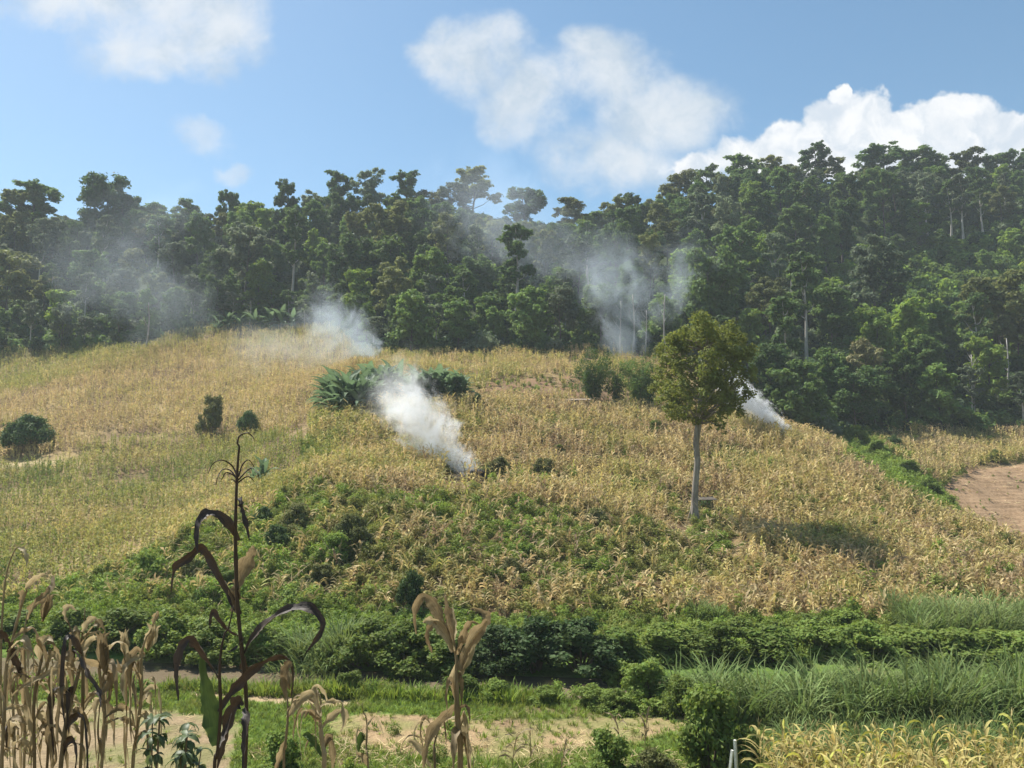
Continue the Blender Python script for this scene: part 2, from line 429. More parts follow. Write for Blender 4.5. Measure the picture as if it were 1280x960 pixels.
# ---- the ground sheet
def axis(parts):
    a = [np.arange(lo, hi, st) for lo, hi, st in parts]
    return np.concatenate(a)
gx = axis([(-900, -280, 62), (-280, -90, 3), (-90, -27, 0.9), (-27, 27, 0.36), (27, 90, 0.9), (90, 280, 3), (280, 901, 62)])
gy = axis([(-300, -24, 46), (-24, 16, 1.0), (16, 47, 0.3), (47, 130, 0.8), (130, 270, 1.6), (270, 400, 6.5), (400, 901, 50)])
GX, GY = np.meshgrid(gx, gy); GZ = hz(GX, GY)
GPX, GPY = project(GX, GY, GZ)
def ground_colour(x, y, px, py):
    soil = np.array([0.20, 0.135, 0.075]); litter = np.array([0.36, 0.265, 0.125]); sand = np.array([0.29, 0.215, 0.125])
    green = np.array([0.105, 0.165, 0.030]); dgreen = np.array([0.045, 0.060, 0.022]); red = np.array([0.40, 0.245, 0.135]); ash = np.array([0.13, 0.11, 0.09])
    n1 = vnoise(x, y, 6, 1); n2 = vnoise(x, y, 1.6, 5); n3 = vnoise(x, y, 18, 9)
    c = soil[None, None] * .75 + (litter - soil)[None, None] * sstep(n1 * 0.6 + n2 * 0.4, 0.3, 0.75)[..., None]
    def over(mask, colr):
        nonlocal c
        c = c * (1 - mask[..., None]) + np.asarray(colr) * mask[..., None]
    mead = (y > 8) & (y < 46)
    over(mead * sstep(n1 * 0.5 + n2 * 0.5 + 0.12, 0.36, 0.58), green)
    over((mead & inpoly(px + (n2 - .5) * 30, py + (n1 - .5) * 14, Z_SAND)) * (0.55 + 0.45 * sstep(n2, 0.3, 0.6)), sand * (0.84 + 0.0 * n1[..., None]))
    over((mead & inpoly(px + (n2 - .5) * 40, py + (n2 - .5) * 12, Z_BAR)) * 1.0, sand * 1.2)
    over((mead & inpoly(px + (n2 - .5) * 60, py + (n1 - .5) * 22, Z_STRIP)) * (0.45 + 0.5 * sstep(n2, 0.35, 0.6)), (0.31, 0.21, 0.12))
    dr = np.abs(y - river_c(x))
    over(((dr < 2.2) & (y > 20)) * 0.7, (0.17, 0.15, 0.07))
    over((inpoly(px, py, Z_TRACK) & (y > 85)) * 0.8, (0.42, 0.33, 0.19))
    over((inpoly(px, py, Z_GULLY) & (y > 80)) * 0.8, green * 0.8)
    over((inpoly(px, py, Z_PLOUGH) & (y > 78)) * 1.0, red)
    over((inpoly(px, py + (n2 - .5) * 8, Z_BURN) & (y > 95)) * sstep(n2, .35, .6) * 0.85, (0.20, 0.115, 0.065))
    hot = ground_px(597, 600)
    over(1 - sstep(np.hypot(x - hot[0], y - hot[1]) + (n2 - .5) * 2, 0.8, 2.2), ash)
    over((inpoly(px, py, [(448, 705), (482, 700), (478, 742), (442, 752), (432, 730)]) & (y < 60)) * sstep(n2, .3, .5), (0.36, 0.17, 0.085))
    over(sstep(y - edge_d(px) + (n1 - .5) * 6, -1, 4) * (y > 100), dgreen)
    return c
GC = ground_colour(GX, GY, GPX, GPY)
ny, nx = GX.shape
ii = np.arange(nx * ny).reshape(ny, nx)
Q = np.stack([ii[:-1, :-1], ii[:-1, 1:], ii[1:, 1:], ii[1:, :-1]], -1).reshape(-1, 4)
m, t, o = new_mat('ground_cover')
at = t.new('ShaderNodeAttribute', attribute_name='zone')
tc = t.new('ShaderNodeTexCoord')
nA = t.noise(tc.outputs['Object'], 1.7, 6, 0.65); nB = t.noise(tc.outputs['Object'], 9.0, 4, 0.6)
hs = t.new('ShaderNodeHueSaturation'); t.l.new(at.outputs['Color'], hs.inputs['Color'])
t.put(hs.inputs['Value'], t.math('ADD', 0.15, t.math('ADD', t.math('MULTIPLY', nA, 0.9), t.math('MULTIPLY', nB, 0.8))))
p = t.new('ShaderNodeBsdfPrincipled'); t.l.new(hs.outputs[0], p.inputs['Base Color']); p.inputs['Roughness'].default_value = 0.95
p.inputs['Specular IOR Level'].default_value = 0.1
b = t.new('ShaderNodeBump'); b.inputs['Strength'].default_value = 0.7; b.inputs['Distance'].default_value = 0.15
t.l.new(t.math('ADD', nA, nB), b.inputs['Height']); t.l.new(b.outputs[0], p.inputs['Normal'])
t.l.new(p.outputs[0], o.inputs[0])
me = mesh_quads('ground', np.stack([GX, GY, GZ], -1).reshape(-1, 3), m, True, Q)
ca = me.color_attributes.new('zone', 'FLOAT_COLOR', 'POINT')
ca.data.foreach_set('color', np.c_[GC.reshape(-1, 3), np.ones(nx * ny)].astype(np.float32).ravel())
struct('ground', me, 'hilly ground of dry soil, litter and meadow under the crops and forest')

# ---- river
m, t, o = new_mat('muddy_water')
tc = t.new('ShaderNodeTexCoord'); mp = t.new('ShaderNodeMapping'); t.l.new(tc.outputs['Object'], mp.inputs[0]); mp.inputs['Scale'].default_value = (1, 2.2, 1)
nz = t.noise(mp.outputs[0], 2.2, 5, 0.6)
p = t.new('ShaderNodeBsdfPrincipled'); t.put(p.inputs['Base Color'], t.mix(nz, (0.135, 0.105, 0.066), (0.18, 0.14, 0.09)))
p.inputs['Roughness'].default_value = 0.1; p.inputs['IOR'].default_value = 1.33
b = t.new('ShaderNodeBump'); b.inputs['Strength'].default_value = 0.25; b.inputs['Distance'].default_value = 0.04; t.l.new(nz, b.inputs['Height']); t.l.new(b.outputs[0], p.inputs['Normal'])
t.l.new(p.outputs[0], o.inputs[0])
xs = np.arange(-130, 131, 2.0); mbr = MB()
mbr.quadstrip([(x, river_c(x) - 3.0, -9.42) for x in xs], [(x, river_c(x) + 3.0, -9.42) for x in xs])
struct('river', mbr.mesh('river', m), 'narrow muddy brown river between grassy banks')

# ---- ploughed field with raised contour ridges
m, t, o = new_mat('ploughed_soil')
tc = t.new('ShaderNodeTexCoord'); nA = t.noise(tc.outputs['Object'], 0.5, 6, 0.7); nB = t.noise(tc.outputs['Object'], 4, 4, 0.7)
p = t.new('ShaderNodeBsdfPrincipled')
t.put(p.inputs['Base Color'], t.mix(t.smooth(t.math('ADD', t.math('MULTIPLY', nA, .5), t.math('MULTIPLY', nB, .5)), 0.32, 0.66), (0.165, 0.105, 0.058), (0.32, 0.215, 0.125)))
p.inputs['Roughness'].default_value = 0.95; p.inputs['Specular IOR Level'].default_value = 0.1
t.l.new(p.outputs[0], o.inputs[0])
fx = np.arange(44, 100, 0.5); fy = np.arange(78, 116, 0.25)
PX_, PY_ = np.meshgrid(fx, fy); PZ_ = hz(PX_, PY_)
ph = PZ_ * 2.6 + 1.3 * vnoise(PX_, PY_, 9, 3)
PZ_ = PZ_ + 0.05 + (0.04 + 0.16 * vnoise(PX_, PY_, 4, 6)) * np.abs(np.sin(ph * math.pi)) ** 3 + 0.16 * (vnoise(PX_, PY_, 0.8, 4) - .5)
ppx, ppy = project(PX_, PY_, PZ_)
keep = inpoly(ppx, ppy, Z_PLOUGH)
ji = np.arange(PX_.size).reshape(PX_.shape)
q = np.stack([ji[:-1, :-1], ji[:-1, 1:], ji[1:, 1:], ji[1:, :-1]], -1).reshape(-1, 4)
q = q[keep.ravel()[q].all(1)]
struct('ploughed_field', mesh_quads('ploughed_field', np.stack([PX_, PY_, PZ_], -1).reshape(-1, 3), m, True, q), 'bare reddish brown ploughed field on the slope below the forest')

# ------------------------------------------------------------------ plant models
def unit(v): return v / (np.linalg.norm(v, axis=-1, keepdims=True) + 1e-9)
def leaf_quads(C, Nrm, L, Wd, droop=None, R=rng):
    """kite-shaped leaves at C facing Nrm, half length L, half width Wd"""
    n = len(C); r = unit(R.normal(size=(n, 3)))
    if droop is not None: r = unit(r + droop)
    u = unit(r - Nrm * (r * Nrm).sum(-1, keepdims=True)); v = np.cross(Nrm, u)
    L = np.broadcast_to(np.asarray(L, float), (n,))[:, None]; Wd = np.broadcast_to(np.asarray(Wd, float), (n,))[:, None]
    return np.stack([C - u * L, C + v * Wd - u * L * .1, C + u * L, C - v * Wd - u * L * .1 + Nrm * Wd * .4], 1)
def clump_leaves(centres, radii, per, L, W, R, flat=0.75, up=0.35, droop=None):
    CC = []; NN = []
    for c, r in zip(centres, radii):
        k = max(6, int(per * (r / np.mean(radii)) ** 2))
        d = unit(R.normal(size=(k, 3)) + np.array([0, 0, 0.25])); rad = r * (0.30 + 0.85 * R.random(k) ** 0.8 + .35 * (R.random(k) < .12))[:, None]
        CC.append(np.asarray(c) + d * rad * np.array([1, 1, flat])); NN.append(unit(d * 0.6 + np.array([0, 0, up]) + R.normal(size=(k, 3)) * 0.45))
    C = np.concatenate(CC); n = len(C); s = 0.65 + 0.7 * R.random(n)
    return leaf_quads(C, np.concatenate(NN), L * s, W * s, droop, R)
def tree_parts(seed, H, cb, cr, lobes, clumps, per, L, W, style='dense', trunk_r=None, limb=True):
    """returns trunk MB and crown quads. cb: height where the crown begins, cr crown radius"""
    R = np.random.default_rng(seed); tb = MB()
    tr = trunk_r or H * (0.017 if style == 'tall' else 0.014)
    lean = R.normal(size=2) * H * 0.018
    hs_ = np.linspace(0, 1, 9); top = H * (0.93 if style != 'airy' else 0.86)
    tp = [(lean[0] * h * h + 0.010 * H * math.sin(h * 5 + seed), lean[1] * h * h + 0.010 * H * math.cos(h * 4 + seed), top * h) for h in hs_]
    tb.tube(tp, [tr * (1.55 if i == 0 else 1.12 if i == 1 else 1 - 0.86 * h) for i, h in enumerate(hs_)], 7)
    tpa = np.array(tp)
    cen = []; rad = []
    ch = H - cb
    for k in range(lobes):
        a = 2.4 * k + R.random() * 0.9; f = (k + 0.5) / lobes
        if style == 'airy':   zl = cb + ch * (0.10 + 0.82 * f + .08 * R.random()); rr = cr * (0.25 + 0.55 * R.random()) * (1.12 - .55 * f)
        elif style == 'tall': zl = cb + ch * f; rr = cr * (0.25 + 0.35 * R.random()) * (1.15 - 0.5 * f)
        else:                 zl = cb + ch * (0.12 + 0.80 * f); rr = cr * (0.30 + 0.42 * R.random()) * math.sqrt(max(0.05, 1.02 - (2 * f - 0.85) ** 2 * 0.62))
        lc = np.array([math.cos(a) * rr, math.sin(a) * rr, min(zl, H * 0.93)])
        lr = cr * (0.34 + 0.20 * R.random()) * (0.66 if style == 'airy' else 1.0)
        if limb:
            h0 = np.clip((lc[2] - (0.45 + .25 * R.random()) * rr - 0.06 * H) / top, 0.25, 0.92); p0 = np.array([np.interp(h0, hs_, tpa[:, i]) for i in range(3)])
            mid = (p0 + lc) / 2 + np.array([0, 0, -0.03 * H])
            tb.tube([p0, mid, lc], [tr * 0.42, tr * 0.28, tr * 0.08], 5)
        for j in range(max(2, int(2.4 * clumps) // lobes)):
            d = unit(R.normal(size=3)); c = lc + d * lr * np.array([1, 1, 0.72]) * R.random() ** 0.5
            if c[2] > H * 0.985: c[2] = H * 0.985 - R.random() * .05 * H
            cen.append(c); rad.append(cr * (0.085 + 0.125 * R.random()) * (0.85 if style == 'airy' else 1.0))
    return tb, clump_leaves(cen, rad, int(per * .66), L, W, R, flat=0.75)
class Model:
    """a plant kind: list of (part name, mesh); placed as an Empty with the parts below it"""
    def __init__(self, *parts): self.parts = parts
    def place(self, name, label, cat, loc, rz=0.0, scl=1.0, group=None, tilt=(0, 0)):
        e = thing(name, label, cat, loc, (tilt[0], tilt[1], rz), scl, group)
        for pn, me in self.parts: obj(pn, me, e)
        return e

# ---- forest kinds (made near true size, scaled by placement)
KINDS = []
def kind(desc, mat, seed, H, cb, cr, lobes, clumps, per, style, bark=M_BARK, L=0.30, W=0.17):
    tb, q = tree_parts(seed, H, cb, cr, lobes, clumps, per, L, W, style)
    KINDS.append(dict(desc=desc, H=H, cr=cr, style=style, model=Model(('trunk', tb.mesh('tree_trunk', bark, True)), ('crown', mesh_quads('tree_crown', q, mat)))))
kind('dense dark green tree with rounded crown', FOREST[0], 21, 15, 3.5, 4.6, 9, 54, 85, 'dense')
kind('broad dark green tree with billowing crown', FOREST[0], 22, 14, 3.0, 5.4, 11, 62, 85, 'dense')
kind('mid green leafy tree with uneven crown', FOREST[1], 23, 15, 3.2, 4.7, 10, 56, 85, 'dense')
kind('mid green low bushy tree', FOREST[1], 24, 11, 1.2, 4.6, 9, 52, 85, 'dense')
kind('olive green tree with clumped crown', FOREST[2], 25, 15, 4.0, 4.4, 8, 48, 85, 'dense')
kind('grey green tree with loose crown', FOREST[4], 26, 16, 5.0, 4.5, 9, 44, 75, 'dense')
kind('slim tall dark tree with bare pale trunk', FOREST[0], 27, 18, 8.5, 3.3, 8, 34, 80, 'tall', M_PALE)
kind('slender grey green tree with pale bare trunk', FOREST[4], 28, 17, 8.0, 3.1, 8, 32, 75, 'tall', M_PALE)
kind('airy dark tree with open spreading crown', FOREST[0], 29, 17, 5.0, 5.0, 15, 60, 70, 'airy')
kind('open crowned gappy olive tree', FOREST[2], 30, 17, 5.5, 4.6, 13, 52, 70, 'airy')
kind('yellow green tree with feathery crown', FOREST[3], 31, 13, 2.0, 4.2, 9, 50, 80, 'dense')
kind('dark green tree hung with climbing vines', FOREST[1], 32, 14, 0.8, 3.6, 12, 56, 85, 'tall')
kind('tree with pale buff flowering crown', M_FLOWER, 33, 14, 4.0, 4.0, 9, 46, 80, 'dense')

# ---- bushes of radius about 1
def bush_model(seed, mat, h=1.3, L=0.052, W=0.030, clumps=46, per=165, dome=False):
    R = np.random.default_rng(seed); cen = []; rad = []; sb = MB()
    lop = R.random() * 6.28
    for k in range(clumps):
        a = R.random() * 6.283; r = math.sqrt(R.random()) * (0.78 + .22 * math.cos(a - lop)); z = h * (0.12 + 0.95 * (1 - r * r * .9) * (0.15 + 0.85 * R.random()))
        if dome: el = math.asin(R.random()); r = .8 * math.cos(el); z = h * (.12 + .72 * math.sin(el))
        c = (math.cos(a) * r, math.sin(a) * r, z); cen.append(c); rad.append(0.10 + 0.17 * R.random())
        if k % 3 == 0: sb.tube([(c[0] * .15, c[1] * .15, -0.05), (c[0] * .5, c[1] * .5, z * .55), c], [0.03, 0.02, 0.008], 4)
    q = clump_leaves(cen, rad, per, L, W, R, flat=0.85)
    q[..., 2] = np.maximum(q[..., 2], 0.0)
    return Model(('stems', sb.mesh('bush_stems', M_STEM)), ('foliage', mesh_quads('bush_foliage', q, mat)))
BUSH = {k: [bush_model(100 + i + s, mt, h) for i, h in enumerate((1.25, 1.6))] + [bush_model(140 + i + s, mt, h) for i, h in enumerate((1.2, 1.55))] for s, (k, mt) in enumerate((('green', M_BUSH), ('dark', M_BUSHD), ('olive', M_BUSHO)))}

BUSH['round'] = [bush_model(180 + i, M_BUSHD, 1.3, .05, .03, 80, 110, True) for i in range(4)]
# ---- ribbons for leaves
def ribbon(pts, widths, side, fold=0.25):
    """verts/faces of a leaf blade along pts, folded along its midrib; side = list of side vectors"""
    v = []; f = []
    for p, w, s in zip(pts, widths, side):
        p = np.asarray(p, float); s = np.asarray(s, float); up = np.array([0, 0, 1.0]) * w * fold
        v += [p - s * w + up, p, p + s * w + up]
    for i in range(len(pts) - 1):
        a = 3 * i; f += [(a, a + 1, a + 4, a + 3), (a + 1, a + 2, a + 5, a + 4)]
    return v, f
def blade(base, az, length, rise, droop, width, nseg=4, R=rng, fold=0.2, wild=0.0):
    """leaf curving up by rise and then down by droop"""
    d = np.array([math.cos(az), math.sin(az), 0]); s = np.array([-math.sin(az), math.cos(az), 0]); pts = []; ws = []; sd = []
    th = rise; p = np.asarray(base, float)
    for i in range(nseg + 1):
        tt = i / nseg; pts.append(p.copy()); ws.append(width * (0.55 + 1.2 * tt if tt < .35 else (1 - tt) * 1.5 + 0.02))
        tw = wild * math.sin(3 * tt + az); sd.append(s * math.cos(tw) + np.array([0, 0, 1]) * math.sin(tw))
        p = p + (d * math.cos(th) + np.array([0, 0, 1]) * math.sin(th)) * length / nseg
        th -= droop / nseg * (0.5 + tt)
    return ribbon(pts, np.minimum(ws, width), sd, fold)
def join(lst):
    v = []; f = []
    for a, b in lst:
        k = len(v); v += list(a); f += [tuple(i + k for i in q) for q in b]
    return v, f
def corn_pieces(seed, H=1.9, nleaf=8, dry=0.6, seg=3, wid=0.045):
    R = np.random.default_rng(seed); leaves = []; sb = MB(); lx, ly = R.normal(size=2) * 0.12
    st = [(lx * h * h, ly * h * h, H * h) for h in (0, .35, .7, 1)]
    sb.tube(st, [0.016, 0.014, 0.010, 0.004], 4)
    az = R.random() * 6.28
    for k in range(nleaf):
        h = 0.18 + 0.68 * k / (nleaf - 1); az += math.pi + R.normal() * 0.5
        b = (lx * h * h, ly * h * h, H * h); dr = R.random() < dry
        leaves.append(blade(b, az, 0.5 + 0.35 * R.random(), 1.1 if dr else 0.95, (3.4 + R.random()) if dr else 1.9 + R.random(), wid * (0.7 + .5 * R.random()), seg, R, 0.25, 1.1 if dr else 0.3))
    tas = []
    for k in range(4): tas.append(blade((lx * .9, ly * .9, H * .97), R.random() * 6.28, 0.28, 1.25, 0.9, 0.010, 2, R, 0))
    return sb, join(leaves), join(tas)
def one_mesh(name, sb, *vf, mat=None):
    v = list(sb.v); f = list(sb.f)
    for a, b in vf:
        k = len(v); v += list(a); f += [tuple(i + k for i in q) for q in b]
    return mesh_pydata(name, v, f, mat)

# ---- scattering of what nobody could count
LIB = {}
def lib(name, meshes):
    c = bpy.data.collections.new(name)
    for i, me in enumerate(meshes): c.objects.link(bpy.data.objects.new('%s_%02d' % (name, i), me))
    LIB[name] = (c, len(meshes)); return c
GNT = {}
def gn_tree(cname):
    if cname in GNT: return GNT[cname]
    g = bpy.data.node_groups.new('scatter_' + cname, 'GeometryNodeTree')
    g.interface.new_socket('Geometry', in_out='INPUT', socket_type='NodeSocketGeometry'); g.interface.new_socket('Geometry', in_out='OUTPUT', socket_type='NodeSocketGeometry')
    nn = g.nodes; gi = nn.new('NodeGroupInput'); go = nn.new('NodeGroupOutput')
    ci = nn.new('GeometryNodeCollectionInfo'); ci.inputs['Collection'].default_value = LIB[cname][0]; ci.inputs['Separate Children'].default_value = True; ci.inputs['Reset Children'].default_value = True
    ip = nn.new('GeometryNodeInstanceOnPoints'); ip.inputs['Pick Instance'].default_value = True
    def na(name, typ):
        q = nn.new('GeometryNodeInputNamedAttribute'); q.data_type = typ; q.inputs['Name'].default_value = name; return q.outputs['Attribute']
    er = nn.new('FunctionNodeEulerToRotation')
    l = g.links; l.new(na('rot', 'FLOAT_VECTOR'), er.inputs[0]); l.new(er.outputs[0], ip.inputs['Rotation'])
    l.new(na('idx', 'INT'), ip.inputs['Instance Index']); l.new(na('scl', 'FLOAT_VECTOR'), ip.inputs['Scale'])
    l.new(gi.outputs[0], ip.inputs['Points']); l.new(ci.outputs[0], ip.inputs['Instance']); l.new(ip.outputs[0], go.inputs[0])
    GNT[cname] = g; return g
def scatter(name, cname, P_, rot, scl, tint, label, cat=None, idx=None):
    n = len(P_); me = bpy.data.meshes.new(name); me.vertices.add(n); me.vertices.foreach_set('co', np.asarray(P_, np.float32).ravel())
    def add(nm, typ, data, key='value'):
        a = me.attributes.new(nm, typ, 'POINT'); a.data.foreach_set(key, np.ascontiguousarray(data).ravel())
    add('rot', 'FLOAT_VECTOR', np.asarray(rot, np.float32), 'vector')
    scl = np.asarray(scl, np.float32)
    if scl.ndim == 1: scl = np.repeat(scl[:, None], 3, 1)
    add('scl', 'FLOAT_VECTOR', scl, 'vector')
    add('tint', 'FLOAT', np.asarray(tint, np.float32)); add('idx', 'INT', (rng.integers(0, LIB[cname][1], n) if idx is None else idx).astype(np.int32))
    o = struct(name, me, label, 'stuff', cat); md = o.modifiers.new('scatter', 'NODES'); md.node_group = gn_tree(cname)
    return o
def jitter_grid(x0, x1, y0, y1, sx, sy, j=0.4, ang=0.0, jy=None):
    """points in slightly wobbling rows"""
    nx_ = int((x1 - x0) / sx); ny_ = int((y1 - y0) / sy)
    a, b_ = np.meshgrid(np.arange(nx_), np.arange(ny_))
    x = x0 + (a + rng.normal(size=a.shape) * j) * sx; y = y0 + (b_ + rng.normal(size=a.shape) * (j * .5 if jy is None else jy)) * sy
    if ang:
        cx, cy = (x0 + x1) / 2, (y0 + y1) / 2; c, s = math.cos(ang), math.sin(ang); x, y = cx + (x - cx) * c - (y - cy) * s, cy + (x - cx) * s + (y - cy) * c
    return x.ravel(), y.ravel()
def rots(n, tilt):
    return np.c_[rng.normal(size=n) * tilt, rng.normal(size=n) * tilt, rng.random(n) * 6.283]

lib('corn', [one_mesh('corn', *corn_pieces(300 + i, 1.85, 8, 0.45, 3, 0.075), mat=M_CORN) for i in range(7)])
def brokencorn(seed):
    sb, lv, ts = corn_pieces(seed, 1.25, 9, 0.75, 3, 0.075); return one_mesh('broken_corn', sb, lv, mat=M_CORN)
lib('broken', [brokencorn(340 + i) for i in range(6)])
def weed_mesh(seed, h, n, L, W, spread=0.5):
    R = np.random.default_rng(seed); cen = []; rad = []
    for k in range(7):
        a = R.random() * 6.28; r = R.random() * spread * .7; cen.append((math.cos(a) * r, math.sin(a) * r, h * (0.25 + 0.6 * R.random()))); rad.append(spread * (0.3 + 0.25 * R.random()))
    q = clump_leaves(cen, rad, n // 7, L, W, R, flat=0.9); q[..., 2] = np.maximum(q[..., 2], 0); return mesh_quads('weed', q, M_WEED)
lib('weed', [weed_mesh(400 + i, 0.55 + 0.16 * (i % 3), 300, 0.065, 0.030) for i in range(6)])
def tuft_mesh(seed, H, n, mat, w=0.035, spread=0.3, arch=1.3):
    R = np.random.default_rng(seed); bl = []
    for k in range(n):
        a = R.random() * 6.28; r = R.random() * spread
        bl.append(blade((math.cos(a) * r, math.sin(a) * r, 0), a + R.normal() * .5, H * (0.7 + 0.5 * R.random()), 1.38 - 0.35 * R.random(), arch * (0.5 + R.random()), w, 4, R, 0.15))
    v, f = join(bl); return mesh_pydata('tuft', v, f, mat)
lib('elephant', [tuft_mesh(430 + i, 2.2 + .15 * (i % 3), 34, M_GRASSB, 0.042, 0.36, 2.0) for i in range(6)])
lib('tuft', [tuft_mesh(450 + i, 0.22, 16, M_WEED, 0.012, 0.12, 1.2) for i in range(4)])
def straw_mesh(seed):
    R = np.random.default_rng(seed); bl = []
    for k in range(7):
        a = R.random() * 6.28; bl.append(blade(R.normal(size=3) * np.array([.25, .25, 0]) + np.array([0, 0, .04]), a, 0.35 + .4 * R.random(), 0.35 * R.random(), 0.5, 0.014, 3, R, 0.2, 0.5))
    v, f = join(bl); return mesh_pydata('straw', v, f, M_STRAW)
lib('straw', [straw_mesh(470 + i) for i in range(4)])
def under_mesh(seed, mat):
    R = np.random.default_rng(seed); cen = []; rad = []
    for k in range(9):
        a = R.random() * 6.28; r = R.random() * 1.1; cen.append((math.cos(a) * r, math.sin(a) * r, 0.5 + 1.6 * R.random())); rad.append(0.45 + 0.4 * R.random())
    return mesh_quads('undergrowth', clump_leaves(cen, rad, 42, 0.26, 0.15, R), mat)
lib('under', [under_mesh(490 + i, FOREST[(0, 1, 1, 4, 3)[i]]) for i in range(5)])

# ------------------------------------------------------------------ crops and wild growth on the slopes
def field(name, cname, poly, box, sx, sy, label, tintf, scl=(0.85, 1.15), tilt=0.12, dmin=0, dmax=400, dens=None, ang=0.0, cat='corn', sink=0.0, jy=None):
    x, y = jitter_grid(*box, sx, sy, 0.32, ang, jy); z = hz(x, y); px, py = project(x, y, z)
    k = inpoly(px, py, poly) & (y > dmin) & (y < dmax) & (px > -110) & (px < 1390)
    if dens is not None: k &= rng.random(len(x)) < dens(x, y, px, py)
    x, y, z, px, py = x[k], y[k], z[k], px[k], py[k]; n = len(x)
    s = scl[0] + (scl[1] - scl[0]) * rng.random(n)
    s3 = np.c_[s, s, s * (0.62 + 0.76 * vnoise(x, y, 4, 77, 2))]
    return scatter(name, cname, np.c_[x, y, z - sink], rots(n, tilt), s3, np.clip(tintf(x, y, px, py) + rng.normal(size=n) * 0.11, 0, 1), label, cat)
def t_up(x, y, px, py): return 0.30 + 0.30 * (vnoise(x, y, 9, 21) - .5) + 0.20 * sstep(py, 470, 415) + 0.0 * x
def t_low(x, y, px, py): return 0.60 + 0.55 * (vnoise(x, y, 8, 22) - .5) - 0.10 * sstep(py, 600, 690) + 0.12 * sstep(px, 300, 0)
def t_far(x, y, px, py): return 0.55 + 0.35 * (vnoise(x, y, 8, 23) - .5)
def t_mid(x, y, px, py): return 0.42 + 0.60 * (vnoise(x, y, 6, 24) - .5)
def t_kn(x, y, px, py): return 0.29 + 0.62 * (vnoise(x, y, 5, 25) - .5) + 0.12 * sstep(px, 750, 350)
rowgap = lambda x, y, px, py: np.where((np.abs(py - 548) < 4) & (px > 95), 0.0, 0.3 + .68 * sstep(vnoise(x, y, 4, 62), .25, .38))
field('corn_crop', 'corn', Z_LEFT_UP, (-120, -15, 95, 190), 0.42, 0.95, 'broad golden field of dry corn rising to the forest', t_up, (0.72, 1.0), dmin=98, ang=0.35, dens=rowgap, jy=.12)
field('corn_crop', 'corn', Z_LEFT_LOW, (-95, -10, 52, 112), 0.38, 0.90, 'yellow green field of ripening corn on the lower slope', t_low, (0.7, 0.98), dmin=50, ang=0.25, dens=lambda x, y, px, py: 0.25 + .75 * sstep(vnoise(x, y, 3.5, 61), .28, .4), jy=.12)
field('corn_crop', 'corn', Z_FAR, (-150, -60, 140, 182), 0.75, 0.75, 'greenish corn strip beside the forest foot beyond the rounded field', t_far, dmin=140)
field('corn_crop', 'corn', Z_MID, (-45, 40, 110, 160), 0.62, 0.62, 'patchy corn field between banana grove and forest edge', t_mid, dmin=105, dens=lambda x, y, px, py: np.where(inpoly(px, py, Z_BURN), 0.10, 0.85) * (.15 + .85 * sstep(vnoise(x, y * 2.5, 6, 63), .38, .5)))
field('corn_crop', 'corn', Z_RCORN, (45, 110, 98, 135), 0.62, 0.62, 'thin corn strip between ploughed field and forest', t_kn, dmin=96, dens=lambda x, y, px, py: 0.35 + 0.6 * sstep(vnoise(x, y, 5, 8), .35, .55))

def greenness(x, y, px, py):
    g = 0.30 + 0.54 * sstep(px, 560, 330) * sstep(py, 590, 650) * sstep(py, 775, 735) + 0.24 * sstep(py, 600, 660) * sstep(px, 1050, 700)
    g = g + 0.15 * sstep(px, 700, 560) * sstep(py, 630, 600) * 0
    return g + 0.95 * (vnoise(x, y, 5.5, 31) - 0.5) + 0.45 * (vnoise(x, y, 1.8, 32) - 0.5)
HEAP = ground_px(597, 599); LONE = ground_px(867, 654)
def kn_dens(x, y, px, py):
    path = (np.abs(py - np.interp(px, [600, 700, 800, 870], [604, 609, 612, 600])) < 3) & (px > 600) & (px < 870)
    path |= ((x - HEAP[0]) / 3.4) ** 2 + ((y - HEAP[1] + 5.0) / 8.0) ** 2 < 1
    path |= ((x - LONE[0]) / 2.6) ** 2 + ((y - LONE[1] + 4.0) / 5.5) ** 2 < 1
    zz = hz(x, y) * .42 + .9 * vnoise(x, y, 12, 92); path |= (np.abs(zz - np.floor(zz) - .5) < .045) & (vnoise(x, y, 9, 93) > .42) & (py < 640)
    return np.where(path, 0.06, np.clip(1.0 - 0.75 * sstep(greenness(x, y, px, py), 0.35, 0.7), 0.12, 1))
field('corn_crop', 'corn', Z_KNOLL, (-45, 60, 60, 112), 0.55, 0.60, 'dry tan corn standing on the middle knoll', t_kn, dmin=62, dens=lambda x, y, px, py: kn_dens(x, y, px, py) * sstep(py, 680, 590) * 0.95, tilt=0.2, ang=-0.1)
field('broken_corn_crop', 'broken', Z_KNOLL, (-60, 60, 44, 112), 0.52, 0.52, 'broken dry corn stalks leaning all over the knoll', t_kn, dmin=44, dens=lambda x, y, px, py: kn_dens(x, y, px, py) * (0.35 + 0.5 * sstep(py, 590, 680)), tilt=0.42)
def w_t(x, y, px, py): return 0.42 + 0.9 * (vnoise(x, y, 4, 41) - 0.5) + 0.22 * sstep(px, 560, 330) * sstep(py, 590, 650)
field('weeds', 'weed', Z_KNOLL, (-60, 60, 43, 112), 0.58, 0.58, 'green weeds and creepers overgrowing the knoll', w_t, (0.55, 1.5), 0.15, 43, dens=lambda x, y, px, py: (0.14 + 0.82 * sstep(greenness(x, y, px, py), 0.28, 0.62)) * (((x - HEAP[0]) / 3.0) ** 2 + ((y - HEAP[1] + 3.0) / 4.6) ** 2 > 1), cat='weeds')
field('weeds', 'weed', Z_GULLY, (35, 75, 76, 125), 0.55, 0.55, 'bright green creepers filling the gully beside the ploughed field', lambda x, y, px, py: 0.68 + 0.5 * (vnoise(x, y, 4, 42) - .5), (1.0, 2.0), 0.1, 78, cat='weeds')
